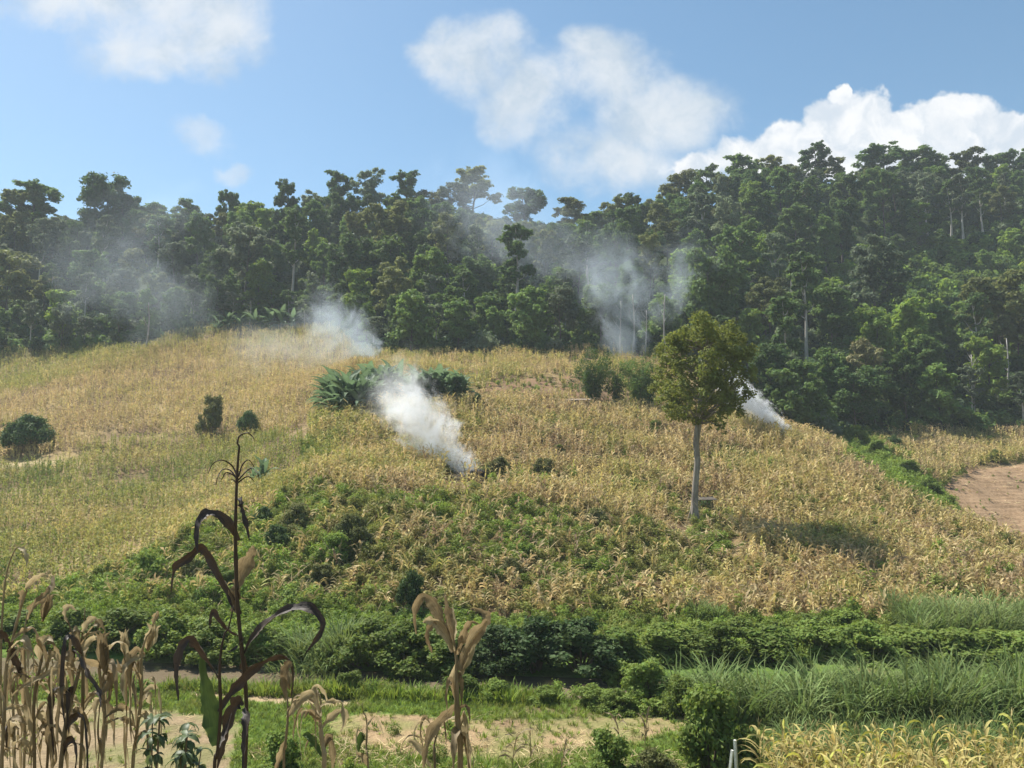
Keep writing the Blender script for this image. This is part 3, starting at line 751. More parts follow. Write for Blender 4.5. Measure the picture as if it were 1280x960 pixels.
field('weeds', 'weed', [(372, 590), (378, 560), (400, 545), (425, 548), (420, 575), (390, 600)], (-40, -15, 76, 100), 0.6, 0.6, 'green weeds in the dip beside the ripening corn', lambda x, y, px, py: 0.7 + 0 * x, (0.8, 1.6), 0.1, 70, cat='weeds')
field('weeds', 'weed', Z_RCORN, (45, 110, 98, 135), 0.9, 0.9, 'scattered weeds among the thin corn strip', w_t, (0.6, 1.5), 0.1, 96, dens=lambda x, y, px, py: 0.55 + 0 * x, cat='weeds')
field('weeds', 'weed', Z_MID, (-45, 40, 110, 160), 1.0, 1.0, 'scattered weeds in the patchy corn field', w_t, (0.5, 1.2), 0.1, 105, dens=lambda x, y, px, py: 0.35 + 0 * x, cat='weeds')
# the foot of the hill, the river banks and the meadow
FOOT = [(-200, 730), (60, 745), (440, 762), (600, 772), (1600, 782), (1600, 850), (-200, 850)]
field('weeds', 'weed', FOOT, (-45, 45, 38.5, 60), 0.55, 0.55, 'green creepers covering the far river bank', lambda x, y, px, py: 0.60 + 0.7 * (vnoise(x, y, 3, 43) - .5), (0.5, 1.15), 0.1, 38, 60, dens=lambda x, y, px, py: np.where((y - river_c(x)) > 2.6, 0.95, 0), cat='weeds')
GR = [(-200, 845), (1600, 845), (1600, 1040), (-200, 1040)]
def mead(x, y, px, py):
    n2 = vnoise(x, y, 1.6, 5); n1 = vnoise(x, y, 6, 1)
    s = inpoly(px + (n2 - .5) * 30, py + (n1 - .5) * 14, Z_SAND) | inpoly(px, py, Z_BAR); st = inpoly(px + (n2 - .5) * 60, py + (n1 - .5) * 22, Z_STRIP)
    return np.where(s, 0.03, np.where(st, 0.16, 0.35 + 0.6 * sstep(n1 * .5 + n2 * .5 + .12, .36, .58))) * (np.abs(y - river_c(x)) > 2.3)
field('meadow_grass', 'tuft', GR, (-25, 25, 18, 36), 0.16, 0.16, 'short green grass on the flat river meadow', lambda x, y, px, py: 0.55 + 0.55 * (vnoise(x, y, 2, 44) - .5), (0.45, 1.2), 0.15, 18, 36, mead, cat='grass')
field('weeds', 'weed', GR, (-25, 25, 18, 34), 0.5, 0.5, 'low weeds dotted over the meadow and near bank', lambda x, y, px, py: 0.6 + 0.5 * (vnoise(x, y, 2, 45) - .5), (0.3, 0.8), 0.15, 18, 33, lambda x, y, px, py: mead(x, y, px, py) * sstep(vnoise(x, y, 3, 46), .5, .72) * 0.8 + 0.9 * (y < 23) * sstep(vnoise(x, y, 2, 47), .35, .6) * (px > 300), cat='weeds')
field('corn_straw', 'straw', [(300, 915), (600, 925), (860, 930), (860, 1040), (300, 1040)], (-12, 8, 19, 27), 0.3, 0.3, 'cut dry stalks and straw lying on the meadow', lambda x, y, px, py: 0.5 + 0 * x, (0.5, 1.1), 0.2, 18, 28, lambda x, y, px, py: sstep(vnoise(x, y, 1.7, 48), .42, .6), cat='straw')
field('near_bank_weeds', 'weed', [(-2000, 900), (3000, 900), (3000, 4000), (-2000, 4000)], (-14, 16, 4.5, 18), 0.45, 0.45, 'weeds on the bank below the near corn', lambda x, y, px, py: 0.45 + 0.5 * (vnoise(x, y, 2, 49) - .5), (0.35, 0.7), 0.15, 4, 18, lambda x, y, px, py: 0.75 + 0 * x, cat='weeds')
# tall grass
RIVG = [(820, 790), (1600, 790), (1600, 905), (960, 900), (850, 893), (790, 880), (760, 860)]
field('elephant_grass', 'elephant', [(835, 700), (1600, 700), (1600, 925), (950, 910), (850, 892), (800, 872)], (5, 40, 26.5, 33.5), 0.55, 0.55, 'tall green elephant grass along the near river bank', lambda x, y, px, py: 0.35 + 0.5 * (vnoise(x, y, 3, 50) - .5), (0.55, 1.02), 0.16, 27.2, 33.0, cat='grass')
field('elephant_grass', 'elephant', [(955, 700), (1600, 700), (1600, 1000), (965, 1000)], (5, 40, 21.5, 27.5), 0.55, 0.5, 'short green grass between ripe corn and elephant grass', lambda x, y, px, py: 0.3 + 0.5 * (vnoise(x, y, 3, 52) - .5), (0.28, 0.55), 0.15, 22.3, 27.4, cat='grass')
field('elephant_grass', 'elephant', [(1090, 740), (1600, 730), (1600, 830), (1150, 830)], (18, 50, 41, 49), 0.7, 0.7, 'tall green elephant grass at the foot of the dry hillside', lambda x, y, px, py: 0.45 + 0.4 * (vnoise(x, y, 3, 51) - .5), (0.7, 1.0), 0.12, 42, 48, cat='grass')
for nm, (a, b_, r, lb) in enumerate([(390, 858, 1.55, 'round clump of tall grass on the sandy river bank'), (888, 783, 0.9, 'small clump of tall grass at the foot of the knoll')]):
    g = ground_px(a, b_); n = 26 if r > 1 else 12
    ang = rng.random(n) * 6.283; rr = r * np.sqrt(rng.random(n)); x = g[0] + rr * np.cos(ang) * 1.1; y = g[1] + rr * np.sin(ang) * .8 + .6
    scatter('grass_clump', 'elephant', np.c_[x, y, hz(x, y)], rots(n, .1), (0.75 + .3 * rng.random(n)) * (1.0 if r > 1 else .75), 0.3 + .3 * rng.random(n), lb, 'grass')

field('fallen_stalks', 'straw', Z_KNOLL, (-60, 60, 43, 112), 0.8, 0.8, 'pale fallen stalks and leaf litter over the knoll', lambda x, y, px, py: 0.5 + 0.4 * (vnoise(x, y, 4, 71) - .5), (1.2, 2.6), 0.5, 43, dens=lambda x, y, px, py: .2 + .6 * sstep(vnoise(x, y, 5, 72), .42, .6), cat='straw', sink=-.15)
field('fallen_stalks', 'straw', Z_PLOUGH, (44, 100, 78, 116), 1.1, 1.1, 'pale straw lying on the ploughed soil', lambda x, y, px, py: 0.6 + 0 * x, (0.9, 1.8), 0.1, 78, dens=lambda x, y, px, py: .75 * sstep(vnoise(x, y * 2, 5, 73), .4, .6), cat='straw', sink=-.12)
field('weeds', 'weed', Z_PLOUGH, (44, 100, 78, 116), 1.0, 1.0, 'thin green weeds sprouting on the ploughed soil', lambda x, y, px, py: 0.5 + 0 * x, (0.25, 0.5), 0.1, 78, dens=lambda x, y, px, py: .55 * sstep(vnoise(x, y * 4, 6, 74), .5, .65), cat='weeds', sink=-.1)

field('corn_straw', 'straw', Z_SAND, (-25, -5, 18, 34), 0.45, 0.45, 'sparse straw and stubble on the sandy plot', lambda x, y, px, py: 0.35 + 0.4 * (vnoise(x, y, 2, 81) - .5), (0.3, 0.9), 0.1, 18, 34, lambda x, y, px, py: .7 * sstep(vnoise(x, y * 2, 3, 82), .42, .62), cat='straw')
field('corn_straw', 'straw', Z_STRIP, (-12, 10, 20, 32), 0.4, 0.4, 'straw and stubble on the brown meadow strip', lambda x, y, px, py: 0.35 + 0.4 * (vnoise(x, y, 2, 83) - .5), (0.3, 0.9), 0.1, 20, 32, lambda x, y, px, py: .8 * sstep(vnoise(x, y * 2, 3, 84), .4, .6), cat='straw')
field('bank_grass', 'tuft', [(-300, 820), (1000, 820), (1000, 900), (-300, 900)], (-32, 12, 28, 40), 0.2, 0.2, 'longer grass fringing the near edge of the river', lambda x, y, px, py: 0.5 + 0.5 * (vnoise(x, y, 2, 85) - .5), (1.4, 2.8), 0.2, 28, 40, lambda x, y, px, py: ((river_c(x) - y > 2.0) & (river_c(x) - y < 3.3)) * sstep(vnoise(x, y, 2.5, 86), .3, .55), cat='grass')

# ------------------------------------------------------------------ the forest
SKY_X = [-200, 0, 80, 100, 170, 215, 240, 300, 330, 390, 400, 480, 540, 625, 690, 740, 760, 830, 900, 960, 1000, 1060, 1085, 1180, 1195, 1235, 1280, 1500]
SKY_Y = [270, 262, 268, 272, 256, 268, 262, 262, 258, 250, 242, 236, 246, 274, 276, 272, 262, 240, 216, 206, 202, 214, 206, 206, 212, 202, 206, 205]
TREES = []       # px-independent: x, y, z, kind, height, radius scale, rot
def ground_d(px, d):
    x = (px - 640) / F * d * 1.0
    for _ in range(6):
        z = float(hz(x, d)); x = (px - 640) / F * (d * CP + z * SP)
    return x, d, z
KH = [k['H'] for k in KINDS]
# trees that stand out on the skyline: column, top row, width in pixels, kind, distance
for px, top, wpx, kd, d in [(38, 226, 84, 8, 236), (14, 236, 50, 9, 232), (130, 216, 74, 1, 232), (152, 236, 50, 0, 234), (190, 254, 60, 2, 238), (235, 250, 50, 3, 240), (283, 233, 34, 0, 242),
                            (310, 250, 50, 10, 236), (358, 221, 38, 0, 240), (388, 240, 40, 5, 240), (424, 212, 52, 8, 244), (460, 210, 44, 5, 244), (507, 212, 46, 8, 246), (535, 236, 40, 4, 244),
                            (590, 210, 74, 9, 246), (565, 226, 50, 5, 244), (655, 231, 62, 0, 244), (715, 248, 50, 4, 242), (745, 262, 40, 2, 242), (790, 238, 46, 0, 242), (770, 248, 40, 4, 240), (850, 214, 60, 4, 246),
                            (885, 208, 50, 8, 246), (930, 192, 64, 8, 252), (965, 196, 50, 9, 250), (1020, 177, 52, 8, 254), (1046, 194, 34, 9, 250), (1105, 182, 78, 0, 252), (1150, 183, 66, 2, 252),
                            (1175, 194, 40, 1, 252), (1212, 184, 52, 9, 252), (1240, 192, 44, 8, 252), (1268, 187, 54, 0, 250), (1310, 190, 60, 2, 250)]:
    x, y, z = ground_d(px, d); zt = pt(px, top, d)[2]; H = float(np.clip(zt - z, 9, 26))
    TREES.append((x, y, z, kd, H, wpx * d / F / 2 / KINDS[kd]['cr'], rng.random() * 6.28))
# special trees inside the wood: column, foot row, height m, kind
for px, py, H, kd in [(448, 412, 14, 10), (1085, 520, 13, 12), (935, 465, 12, 10), (1240, 520, 14, 10), (870, 360, 15, 2), (835, 340, 14, 4), (300, 300, 12, 12), (395, 345, 13, 10), (1055, 505, 9, 3), (1030, 545, 6, 3),
                       (1190, 305, 19, 6), (1206, 310, 21, 7), (1228, 300, 18, 6), (1160, 300, 18, 7), (640, 395, 12, 3), (560, 430, 12, 3), (610, 435, 12, 2), (500, 438, 12, 0), (660, 440, 13, 3), (700, 440, 14, 5)]:
    g = ground_px(px, py)
    if g: TREES.append((g[0], g[1], g[2], kd, H, H / KINDS[kd]['H'], rng.random() * 6.28))
cx = [tr[0] for tr in TREES]; cy = [tr[1] for tr in TREES]
cand = np.c_[rng.uniform(-205, 205, 26000), rng.uniform(115, 262, 26000)]
cz = hz(cand[:, 0], cand[:, 1]); cpx, cpy = project(cand[:, 0], cand[:, 1], cz)
ok = (cpx > -70) & (cpx < 1350) & (cand[:, 1] > edge_d(cpx) + 1.5)
for (x, y), z, px, py in zip(cand[ok], cz[ok], cpx[ok], cpy[ok]):
    e = y - edge_d(px); ms = 4.6 if e < 6 else (5.2 + 5.0 * float(vnoise(x, y, 14, 91, 2)))
    if len(cx) and np.min((np.array(cx) - x) ** 2 + (np.array(cy) - y) ** 2) < ms * ms: continue
    u = rng.random(); bright = sstep(px, 1020, 1120) * sstep(py, 300, 360) * sstep(py, 470, 430)      # the overgrown bright slope
    if e < 6: kd = rng.choice([3, 3, 1, 0, 2, 11, 6, 7], p=[.18, .1, .16, .14, .14, .1, .1, .08]); H = rng.uniform(8, 13)
    elif bright > 0.3 and u < 0.75: kd = rng.choice([3, 10, 10, 11]); H = rng.uniform(4, 9)
    else:
        kd = rng.choice(13, p=[.12, .10, .15, .07, .11, .09, .065, .065, .05, .05, .06, .05, .02]); H = KINDS[kd]['H'] * rng.uniform(0.72, 1.3) * (.85 + .3 * (ms > 7.5))
    if px < 260 and y > 172 and u < .6: kd = rng.choice([5, 7, 4, 0])
    # keep the crown under the skyline of the photograph
    lim = float(pt(px, np.interp(px, SKY_X, SKY_Y) + 2, y)[2]) - z
    if lim < 5: continue
    H = min(H, lim)
    TREES.append((x, y, z, int(kd), H, max(0.75, H / KINDS[kd]['H']) * rng.uniform(0.85, 1.15), rng.random() * 6.28)); cx.append(x); cy.append(y)
# which of them show most: paint simple crowns from far to near on a coarse raster
RW, RH = 320, 240; buf = -np.ones((RH, RW), int); yy_, xx_ = np.mgrid[0:RH, 0:RW]
for i in sorted(range(len(TREES)), key=lambda i: -TREES[i][1]):
    x, y, z, kd, H, rs, rz = TREES[i]; px, py = project(x, y, z + H * .62); rr = KINDS[kd]['cr'] * rs / y * F / 4; rv = H * .4 / y * F / 4
    buf[((xx_ - px / 4) / rr) ** 2 + ((yy_ - py / 4) / rv) ** 2 < 1] = i
vis = np.bincount(buf[buf >= 0].ravel(), minlength=len(TREES))
order = np.argsort(-vis); solo = [i for i in order[:300] if vis[i] > 0]; rest = [i for i in range(len(TREES)) if i not in set(solo)]
def sector(px):
    return ('above the golden cornfield' if px < 330 else 'above the banana grove' if px < 560 else 'behind the bamboo clumps' if px < 830 else
            'behind the lone tree' if px < 1010 else 'above the ploughed field')
for i in solo:
    x, y, z, kd, H, rs, rz = TREES[i]; px, py = project(x, y, z); e = y - edge_d(px); K = KINDS[kd]
    where = 'at the wood edge' if e < 7 else 'on the skyline' if y > 228 else 'in the wood'
    lab = '%s %s %s' % (K['desc'], where, sector(px))
    K['model'].place('forest_tree', lab, 'tree', (x, y, z - 0.15), rz, (rs, rs, H / K['H']), lab.replace(K['desc'], 'trees'))
def merged_tree(K):
    vs = []; fs = []; mi = []; mats = []
    for j, (pn, me) in enumerate(K['model'].parts):
        k = len(vs); vs += [v.co[:] for v in me.vertices]; fs += [tuple(i + k for i in p.vertices) for p in me.polygons]; mi += [j] * len(me.polygons); mats.append(me.materials[0])
    o = mesh_pydata('forest_tree_mass', vs, fs)
    for mm in mats: o.materials.append(mm)
    o.polygons.foreach_set('material_index', mi); return o
lib('massed', [merged_tree(KINDS[k]) for k in (0, 2, 4, 5)])
if rest:
    A = [TREES[i] for i in rest]; mp_ = {0: 0, 1: 0, 2: 1, 3: 1, 4: 2, 5: 3}; kk = [mp_.get(a[3], 1) for a in A]; base = [(0, 2, 4, 5)[k] for k in kk]
    scatter('forest', 'massed', [(a[0], a[1], a[2] - .15) for a in A], [(0, 0, a[6]) for a in A], [(a[5], a[5], a[4] / KINDS[b_]['H']) for a, b_ in zip(A, base)], np.zeros(len(A)), 'mass of forest trees half hidden among the nearer crowns', 'forest', np.array(kk))
# undergrowth
x, y = jitter_grid(-205, 205, 112, 262, 2.5, 2.5, 0.45); z = hz(x, y); px, py = project(x, y, z); e = y - edge_d(px)
bright = sstep(px, 1000, 1090) * sstep(py, 290, 350) * sstep(py, 480, 440)
k = (px > -80) & (px < 1360) & (e > 0.2) & ((rng.random(len(x)) < .55) | (e < 5) | (bright > .4)); x, y, z, br = x[k], y[k], z[k], bright[k]; n = len(x)
ix = np.where(br > .4, rng.choice([1, 2, 4, 4], n), rng.choice([0, 0, 1, 2, 3], n))
scatter('undergrowth', 'under', np.c_[x, y, z - .3], rots(n, .15), rng.uniform(.8, 1.7, n) * (1 + .3 * br), np.zeros(n), 'dark leafy undergrowth between the forest trunks', 'undergrowth', ix)

# bare pale trunks standing in the wood
def dead_tree(seed, H, nb):
    R = np.random.default_rng(seed); tb = MB(); br = MB(); hh = np.linspace(0, 1, 8); tp = [(0.25 * math.sin(h * 4 + seed), 0.2 * math.sin(h * 3 + 2 * seed), H * h) for h in hh]
    tb.tube(tp, [0.20 * (1 - .8 * h) + .03 for h in hh], 6)
    for k in range(nb):
        h = .5 + .48 * k / nb; a = R.random() * 6.28; p0 = np.array([np.interp(h, hh, [q[i] for q in tp]) for i in range(3)]); l = H * .2 * (1.2 - h) * (0.7 + R.random())
        d = np.array([math.cos(a), math.sin(a), 1.1]); p1 = p0 + d * l * .5; p2 = p1 + np.array([math.cos(a + .5), math.sin(a + .5), 1.6]) * l * .4
        br.tube([p0, p1, p2], [.07, .045, .015], 4)
        br.tube([p1, p1 + np.array([math.cos(a - 1), math.sin(a - 1), 1.2]) * l * .35], [.04, .012], 4)
    return Model(('trunk', tb.mesh('dead_trunk', M_PALE, True)), ('branches', br.mesh('dead_branches', M_PALE)))
DEAD = [dead_tree(61, 11, 9), dead_tree(62, 12, 3)]
for px, py, H, kd, lab in [(1218, 522, 11, 0, 'bare whitish dead tree with forked branches at the forest foot'), (1262, 505, 12, 1, 'tall bare pale trunk above the thin corn strip'), (1108, 440, 9, 0, 'small bare dead tree on the bright overgrown slope'),
                           (183, 441, 11, 1, 'pale bare trunk at the forest foot beside the golden field'), (312, 412, 7, 1, 'pale bare post-like trunk beside the far banana plants'), (380, 414, 5, 1, 'short pale bare trunk at the top of the golden field'),
                           (776, 448, 11, 1, 'slim bare trunk in the drifting smoke behind the bamboo'), (792, 446, 12, 1, 'slim bare trunk in the drifting smoke behind the bamboo'), (808, 446, 9, 1, 'slim bare trunk in the drifting smoke behind the bamboo'), (832, 446, 12, 1, 'slim bare trunk in the drifting smoke behind the bamboo'),
                           (735, 400, 13, 1, 'tall bare trunk rising through the smoky wood behind the hut')]:
    g = ground_px(px, py); DEAD[kd].place('dead_tree', lab, 'dead tree', (g[0], g[1], g[2] - .1), rng.random() * 6.28, H / (11 if kd == 0 else 12), 'bare trunks in the wood')

# ------------------------------------------------------------------ the lone tall tree
g = LONE; LT = g
Ht = float(pt(875, 404, g[1])[2]) - g[2]
R = np.random.default_rng(5)
px2m = g[1] / F
def lt(px, py, dd=0.0):     # point of the lone tree from the photograph, dd metres towards the back
    a = pt(px, py, g[1]); return Vector((a[0] - g[0], dd, a[2] - g[2]))
e = thing('lone_tree', 'lone tall tree with bare grey trunk and olive crown on the knoll', 'tree', (g[0], g[1], g[2]), (0, 0, 0))
tb = MB()
tp = [lt(867, 660), lt(868, 642), lt(869, 610), lt(872, 575), lt(870, 555), lt(873, 530), lt(876, 500), lt(880, 470), lt(884, 440), lt(884, 415)]
tb.tube(tp, [0.42, 0.33, 0.27, 0.26, 0.26, 0.28, 0.22, 0.16, 0.10, 0.04], 10)
for a in range(5):
    an = a * 1.26 + .3; tb.tube([tp[0] + Vector((math.cos(an) * .62, math.sin(an) * .62, -.1)), tp[1] + Vector((math.cos(an) * .25, math.sin(an) * .25, .2)), tp[2]], [.16, .14, .05], 5)
trunk_o = obj('trunk', tb.mesh('lone_trunk', M_LONEBARK, True), e)
cl = [(878, 418, 24), (860, 425, 22), (897, 422, 22), (842, 440, 20), (912, 440, 22), (880, 445, 26), (920, 452, 16), (838, 462, 20), (860, 465, 24), (905, 468, 24), (922, 475, 14), (835, 488, 18), (855, 492, 22), (880, 490, 22), (903, 492, 20), (918, 498, 14),
      (842, 510, 16), (862, 515, 18), (888, 515, 20), (905, 512, 16), (832, 503, 12), (893, 530, 9), (915, 425, 14), (848, 425, 12), (868, 410, 10), (930, 462, 8)]
cen = []; rad = []; lb = MB()
for (cx_, cy_, r) in cl:
    for s in (-1, 1):
        dd = s * (0.15 + R.random() * 0.85) * 3.6 * math.sqrt(max(.1, 1 - ((cx_ - 880) / 70) ** 2)); c0 = lt(cx_ + R.normal() * 3, cy_ + R.normal() * 3, dd)
        h = min(0.95, max(0.5, (c0.z - abs(c0.x) * .5 - abs(dd) * .4) / Ht)); zz = h * Ht; k = min(range(len(tp)), key=lambda i: abs(tp[i].z - zz)); k = max(5, min(8, k))
        lb.tube([tp[k], (tp[k] + c0) / 2 + Vector((0, 0, .35)), c0], [.11, .07, .02], 5)
        for j in range(7):
            d = unit(R.normal(size=3)); cen.append(np.array(c0) + d * r * px2m * .8 * np.array([1, 1, .75])); rad.append(r * px2m * (.30 + .16 * R.random()))
limb_o = obj('limbs', lb.mesh('lone_limbs', M_LONEBARK, True), trunk_o)
obj('crown', mesh_quads('lone_crown', clump_leaves(cen, rad, 62, 0.13, 0.072, R, flat=.8), M_LONELEAF), e)

# ------------------------------------------------------------------ bamboo
def bamboo(seed, H, spread, nc):
    R = np.random.default_rng(seed); cb = MB(); cen = []; rad = []
    for k in range(nc):
        a = R.random() * 6.28; r0 = R.random() * .5; ln = spread * (0.3 + .7 * R.random()); h = H * (.5 + .5 * R.random()); pts = []
        for s in np.linspace(0, 1, 6): pts.append((math.cos(a) * (r0 + ln * s ** 2.4), math.sin(a) * (r0 + ln * s ** 2.4), h * (s - .10 * s ** 4)))
        cb.tube(pts, [.045, .045, .04, .035, .025, .01], 4)
        for s in (.35, .5, .62, .74, .85, .95, 1.0):
            c = np.array([np.interp(s, np.linspace(0, 1, 6), [q[i] for q in pts]) for i in range(3)]); cen.append(c + R.normal(size=3) * np.array([.45, .45, .3])); rad.append(H * (.035 + .05 * R.random()))
    q = clump_leaves(cen, rad, 26, 0.20, 0.05, R, flat=1.2, droop=np.array([0, 0, -.7])); q[..., 2] = np.maximum(q[..., 2], .15)
    return Model(('culms', cb.mesh('bamboo_culms', M_CULM)), ('foliage', mesh_quads('bamboo_foliage', q, M_BAMBOO)))
for px, py, top, sp, nc, lab in [(742, 510, 434, 1.5, 34, 'biggest bright green bamboo clump beside the pale roofed hut'), (771, 512, 452, .6, 10, 'slim bamboo clump between two larger ones'), (797, 516, 442, 1.1, 22, 'dark upright bamboo clump beside the lone tall tree'), (813, 517, 450, .8, 12, 'narrow bamboo clump touching the lone tree crown')]:
    g = ground_px(px, py); H = float(pt(px, top, g[1])[2]) - g[2]
    bamboo(int(px), H, sp * 1.7 * H / 7, nc).place('bamboo_clump', lab, 'bamboo', (g[0], g[1], g[2]), 0, 1, 'bamboo clumps on the knoll')

# ------------------------------------------------------------------ banana plants
def banana_leaf(seed, L):
    R = np.random.default_rng(seed); v, f = blade((0, 0, 0), 0, L, 1.32, 1.35 + .5 * R.random(), L * .17, 7, R, .35, .25); return mesh_pydata('banana_leaf', v, f, M_BANANA)
BLEAF = [banana_leaf(71 + i, 2.5) for i in range(4)]
bs = MB().tube([(0, 0, -.1), (.02, 0, .9), (0, .03, 1.7)], [.16, .13, .09], 7).mesh('banana_pseudostem', M_BANSTEM, True)
def banana(lab, loc, s, group, nl=12):
    e = thing('banana_plant', lab, 'banana plant', loc, (0, 0, rng.random() * 6.28), s, group); obj('pseudostem', bs, e)
    for k in range(nl): obj('leaf', BLEAF[rng.integers(4)], e, (0, 0, 1.7 - .11 * k), (0, rng.uniform(-.25, .2) + .085 * k, k * 2.4 + rng.normal() * .3), rng.uniform(.75, 1.1))
for i in range(56):
    t_ = rng.random() ** 1.25; px = 408 + 170 * t_; front_py = np.interp(px, [400, 430, 460, 500, 545, 580], [523, 525, 518, 508, 508, 505]); g = ground_px(px, front_py - rng.random() * np.interp(px, [400, 500, 580], [16, 17, 8]))
    banana('banana plant in the grove on the knoll behind the white smoke', g, rng.uniform(.85, 1.15) * np.interp(px, [400, 450, 520, 580], [1.45, 1.45, 1.3, 1.1]), 'banana grove on the knoll')
for px, py, s in [(285, 415, 1.0), (300, 414, .9), (318, 413, 1.0), (338, 413, 1.2), (352, 413, 1.2), (366, 413, 1.0), (272, 418, .8)]:
    g = ground_px(px, py); banana('banana plant at the forest foot atop the golden field', g, s * 1.5, 'banana plants at the forest foot')
g = ground_px(328, 614); banana('single bright banana plant in the dip beside the ripening corn', (g[0], g[1], g[2]), 1.0, None, 11)
g = ground_px(318, 612); banana('small banana plant leaning beside the bright one in the dip', (g[0], g[1], g[2]), .75, None, 7)

# ------------------------------------------------------------------ single shrubs on the slopes
def shrub(px, py, wpx, hpx, kindn, lab, group=None, v=None, name='shrub', cat='shrub', dd=0):
    g = ground_px(px, py); r = wpx / 2 * g[1] / F; hh = hpx * g[1] / F; v = int(rng.integers(4)) if v is None else v + 2 * int(rng.integers(2))
    x, y = g[0], g[1] + dd; sz = max(hh / (1.2, 1.5)[v % 2], .62 * r); BUSH[kindn][v].place(name, lab, cat, (x, y, float(hz(x, y)) - .05 - (sz * (1.2, 1.5)[v % 2] - hh)), rng.random() * 6.28, (r / .95, r / .95, sz), group)
shrub(35, 562, 58, 42, 'round', 'round dark shrub standing alone in the yellow corn', v=0)
shrub(265, 546, 36, 46, 'olive', 'feathery olive shrub at the edge of the golden field', v=1)
shrub(310, 541, 27, 27, 'round', 'small dark round shrub beside the feathery olive one', v=0)
shrub(597, 512, 24, 20, 'round', 'small round green shrub at the end of the banana grove', v=0)
shrub(678, 605, 34, 30, 'olive', 'dark scrubby bush beside the burning heap', v=0)
shrub(626, 600, 36, 26, 'olive', 'low thorny bush just behind the burning heap', v=1)
shrub(700, 606, 20, 12, 'olive', 'small brown bush on the field path', v=0)
shrub(515, 765, 40, 42, 'dark', 'dark bush at the foot of the knoll below the red scar', v=0)
for px, py, w_, h_ in [(190, 735, 60, 40), (235, 730, 40, 30), (370, 670, 44, 36), (345, 690, 36, 30), (440, 690, 50, 42), (420, 705, 50, 34), (330, 660, 30, 24), (495, 640, 26, 18), (745, 660, 34, 22), (655, 705, 36, 24), (820, 545, 26, 18),
                       (640, 720, 34, 20), (400, 735, 40, 26), (290, 745, 40, 30), (950, 720, 30, 14), (880, 640, 34, 16), (700, 570, 20, 14)]:
    kn = rng.choice(['green', 'dark', 'olive'], p=[.5, .15, .35]); cn = {'green': 'bright green', 'dark': 'dark green', 'olive': 'dull olive'}[kn]
    at_ = 'on the weedy flank below the ripening corn' if px < 300 else 'above the red soil scar' if px < 480 else 'on the slope below the burning heap' if px < 720 else 'on the slope below the lone tree' if py > 600 else 'among the corn near the bamboo'
    shrub(px, py, w_, h_, kn, '%s %s shrub %s' % ('larger' if w_ > 36 else 'small', cn, at_), 'shrubs on the knoll')
for px, py, w_, h_ in [(1070, 560, 34, 24), (1100, 575, 32, 24), (1140, 600, 34, 24), (1160, 625, 34, 22), (1118, 565, 24, 18), (1185, 640, 26, 18), (1240, 560, 18, 14), (1245, 578, 20, 14)]:
    shrub(px, py, w_, h_, rng.choice(['green', 'green', 'dark']), 'green shrub in or beside the gully below the forest', 'shrubs of the gully')
# ---- bushes along the river
for px, py, w_, h_ in [(20, 800, 90, 50), (85, 806, 80, 56), (150, 812, 96, 62), (215, 818, 90, 60), (270, 822, 90, 60), (320, 826, 80, 56), (455, 832, 90, 60), (510, 835, 96, 62), (570, 835, 96, 60), (620, 838, 96, 66), (670, 838, 104, 70), (725, 838, 110, 72), (780, 832, 100, 64), (825, 826, 96, 56), (870, 820, 90, 46)]:
    kn = 'dark' if 590 < px < 760 and rng.random() < .6 else 'green'
    at_ = 'facing the sandy plot' if px < 230 else 'beside the round tall grass clump' if px < 460 else 'below the red soil scar' if px < 560 else 'facing the narrow grass strip' if px < 700 else 'beside the elephant grass'
    shrub(px, py, w_, h_ * rng.uniform(.6, .85), kn, '%s %s bush on the far river bank %s' % ('wide' if w_ > 94 else 'compact', 'dark green' if kn == 'dark' else 'leafy green', at_), 'bushes on the far river bank', name='river_bush', cat='bush')
for px, py, w_, h_ in [(900, 828, 90, 40), (960, 826, 100, 40), (1020, 822, 100, 36), (1080, 824, 100, 36), (1140, 826, 100, 34), (1200, 828, 100, 34), (1260, 830, 100, 34), (930, 800, 80, 24), (1000, 798, 90, 26), (1060, 796, 80, 24)]:
    shrub(px, py, w_, h_, 'green', '%s low bush between the elephant grass and dry hillside %s' % ('narrow' if h_ < 30 else 'spreading', 'beside the small grass clump' if px < 990 else 'below the tree shadow' if px < 1110 else 'by the far grass belt'), 'low bushes behind the elephant grass', name='river_bush', cat='bush')
for px, py, w_, h_ in [(440, 868, 44, 26), (490, 866, 56, 34), (535, 870, 50, 30), (575, 872, 56, 26), (620, 876, 44, 22), (680, 880, 50, 20), (740, 884, 56, 22), (780, 876, 60, 40), (815, 884, 70, 52), (770, 890, 50, 24), (850, 893, 50, 40), (170, 868, 40, 16)]:
    shrub(px, py, w_, h_, 'green', '%s leafy bush on the near river bank %s' % ('small' if w_ < 52 else 'broader', 'beside the round tall grass clump' if px < 545 else 'at the edge of the elephant grass' if px > 750 else 'by the narrow water'), 'bushes on the near river bank', name='river_bush', cat='bush')
shrub(888, 972, 112, 92, 'green', 'big rounded green bush beside the white posts and cornfield', v=0, name='leafy_bush', cat='bush')
shrub(757, 985, 80, 62, 'green', 'bright green leafy bush among the cut stalks', v=1, name='leafy_bush', cat='bush')
shrub(820, 990, 70, 44, 'olive', 'low dull bush between two green bushes on the meadow', v=0, name='leafy_bush', cat='bush')
shrub(345, 985, 80, 60, 'green', 'ragged green weed bush behind the thin dry stalks', v=1, name='leafy_bush', cat='bush')

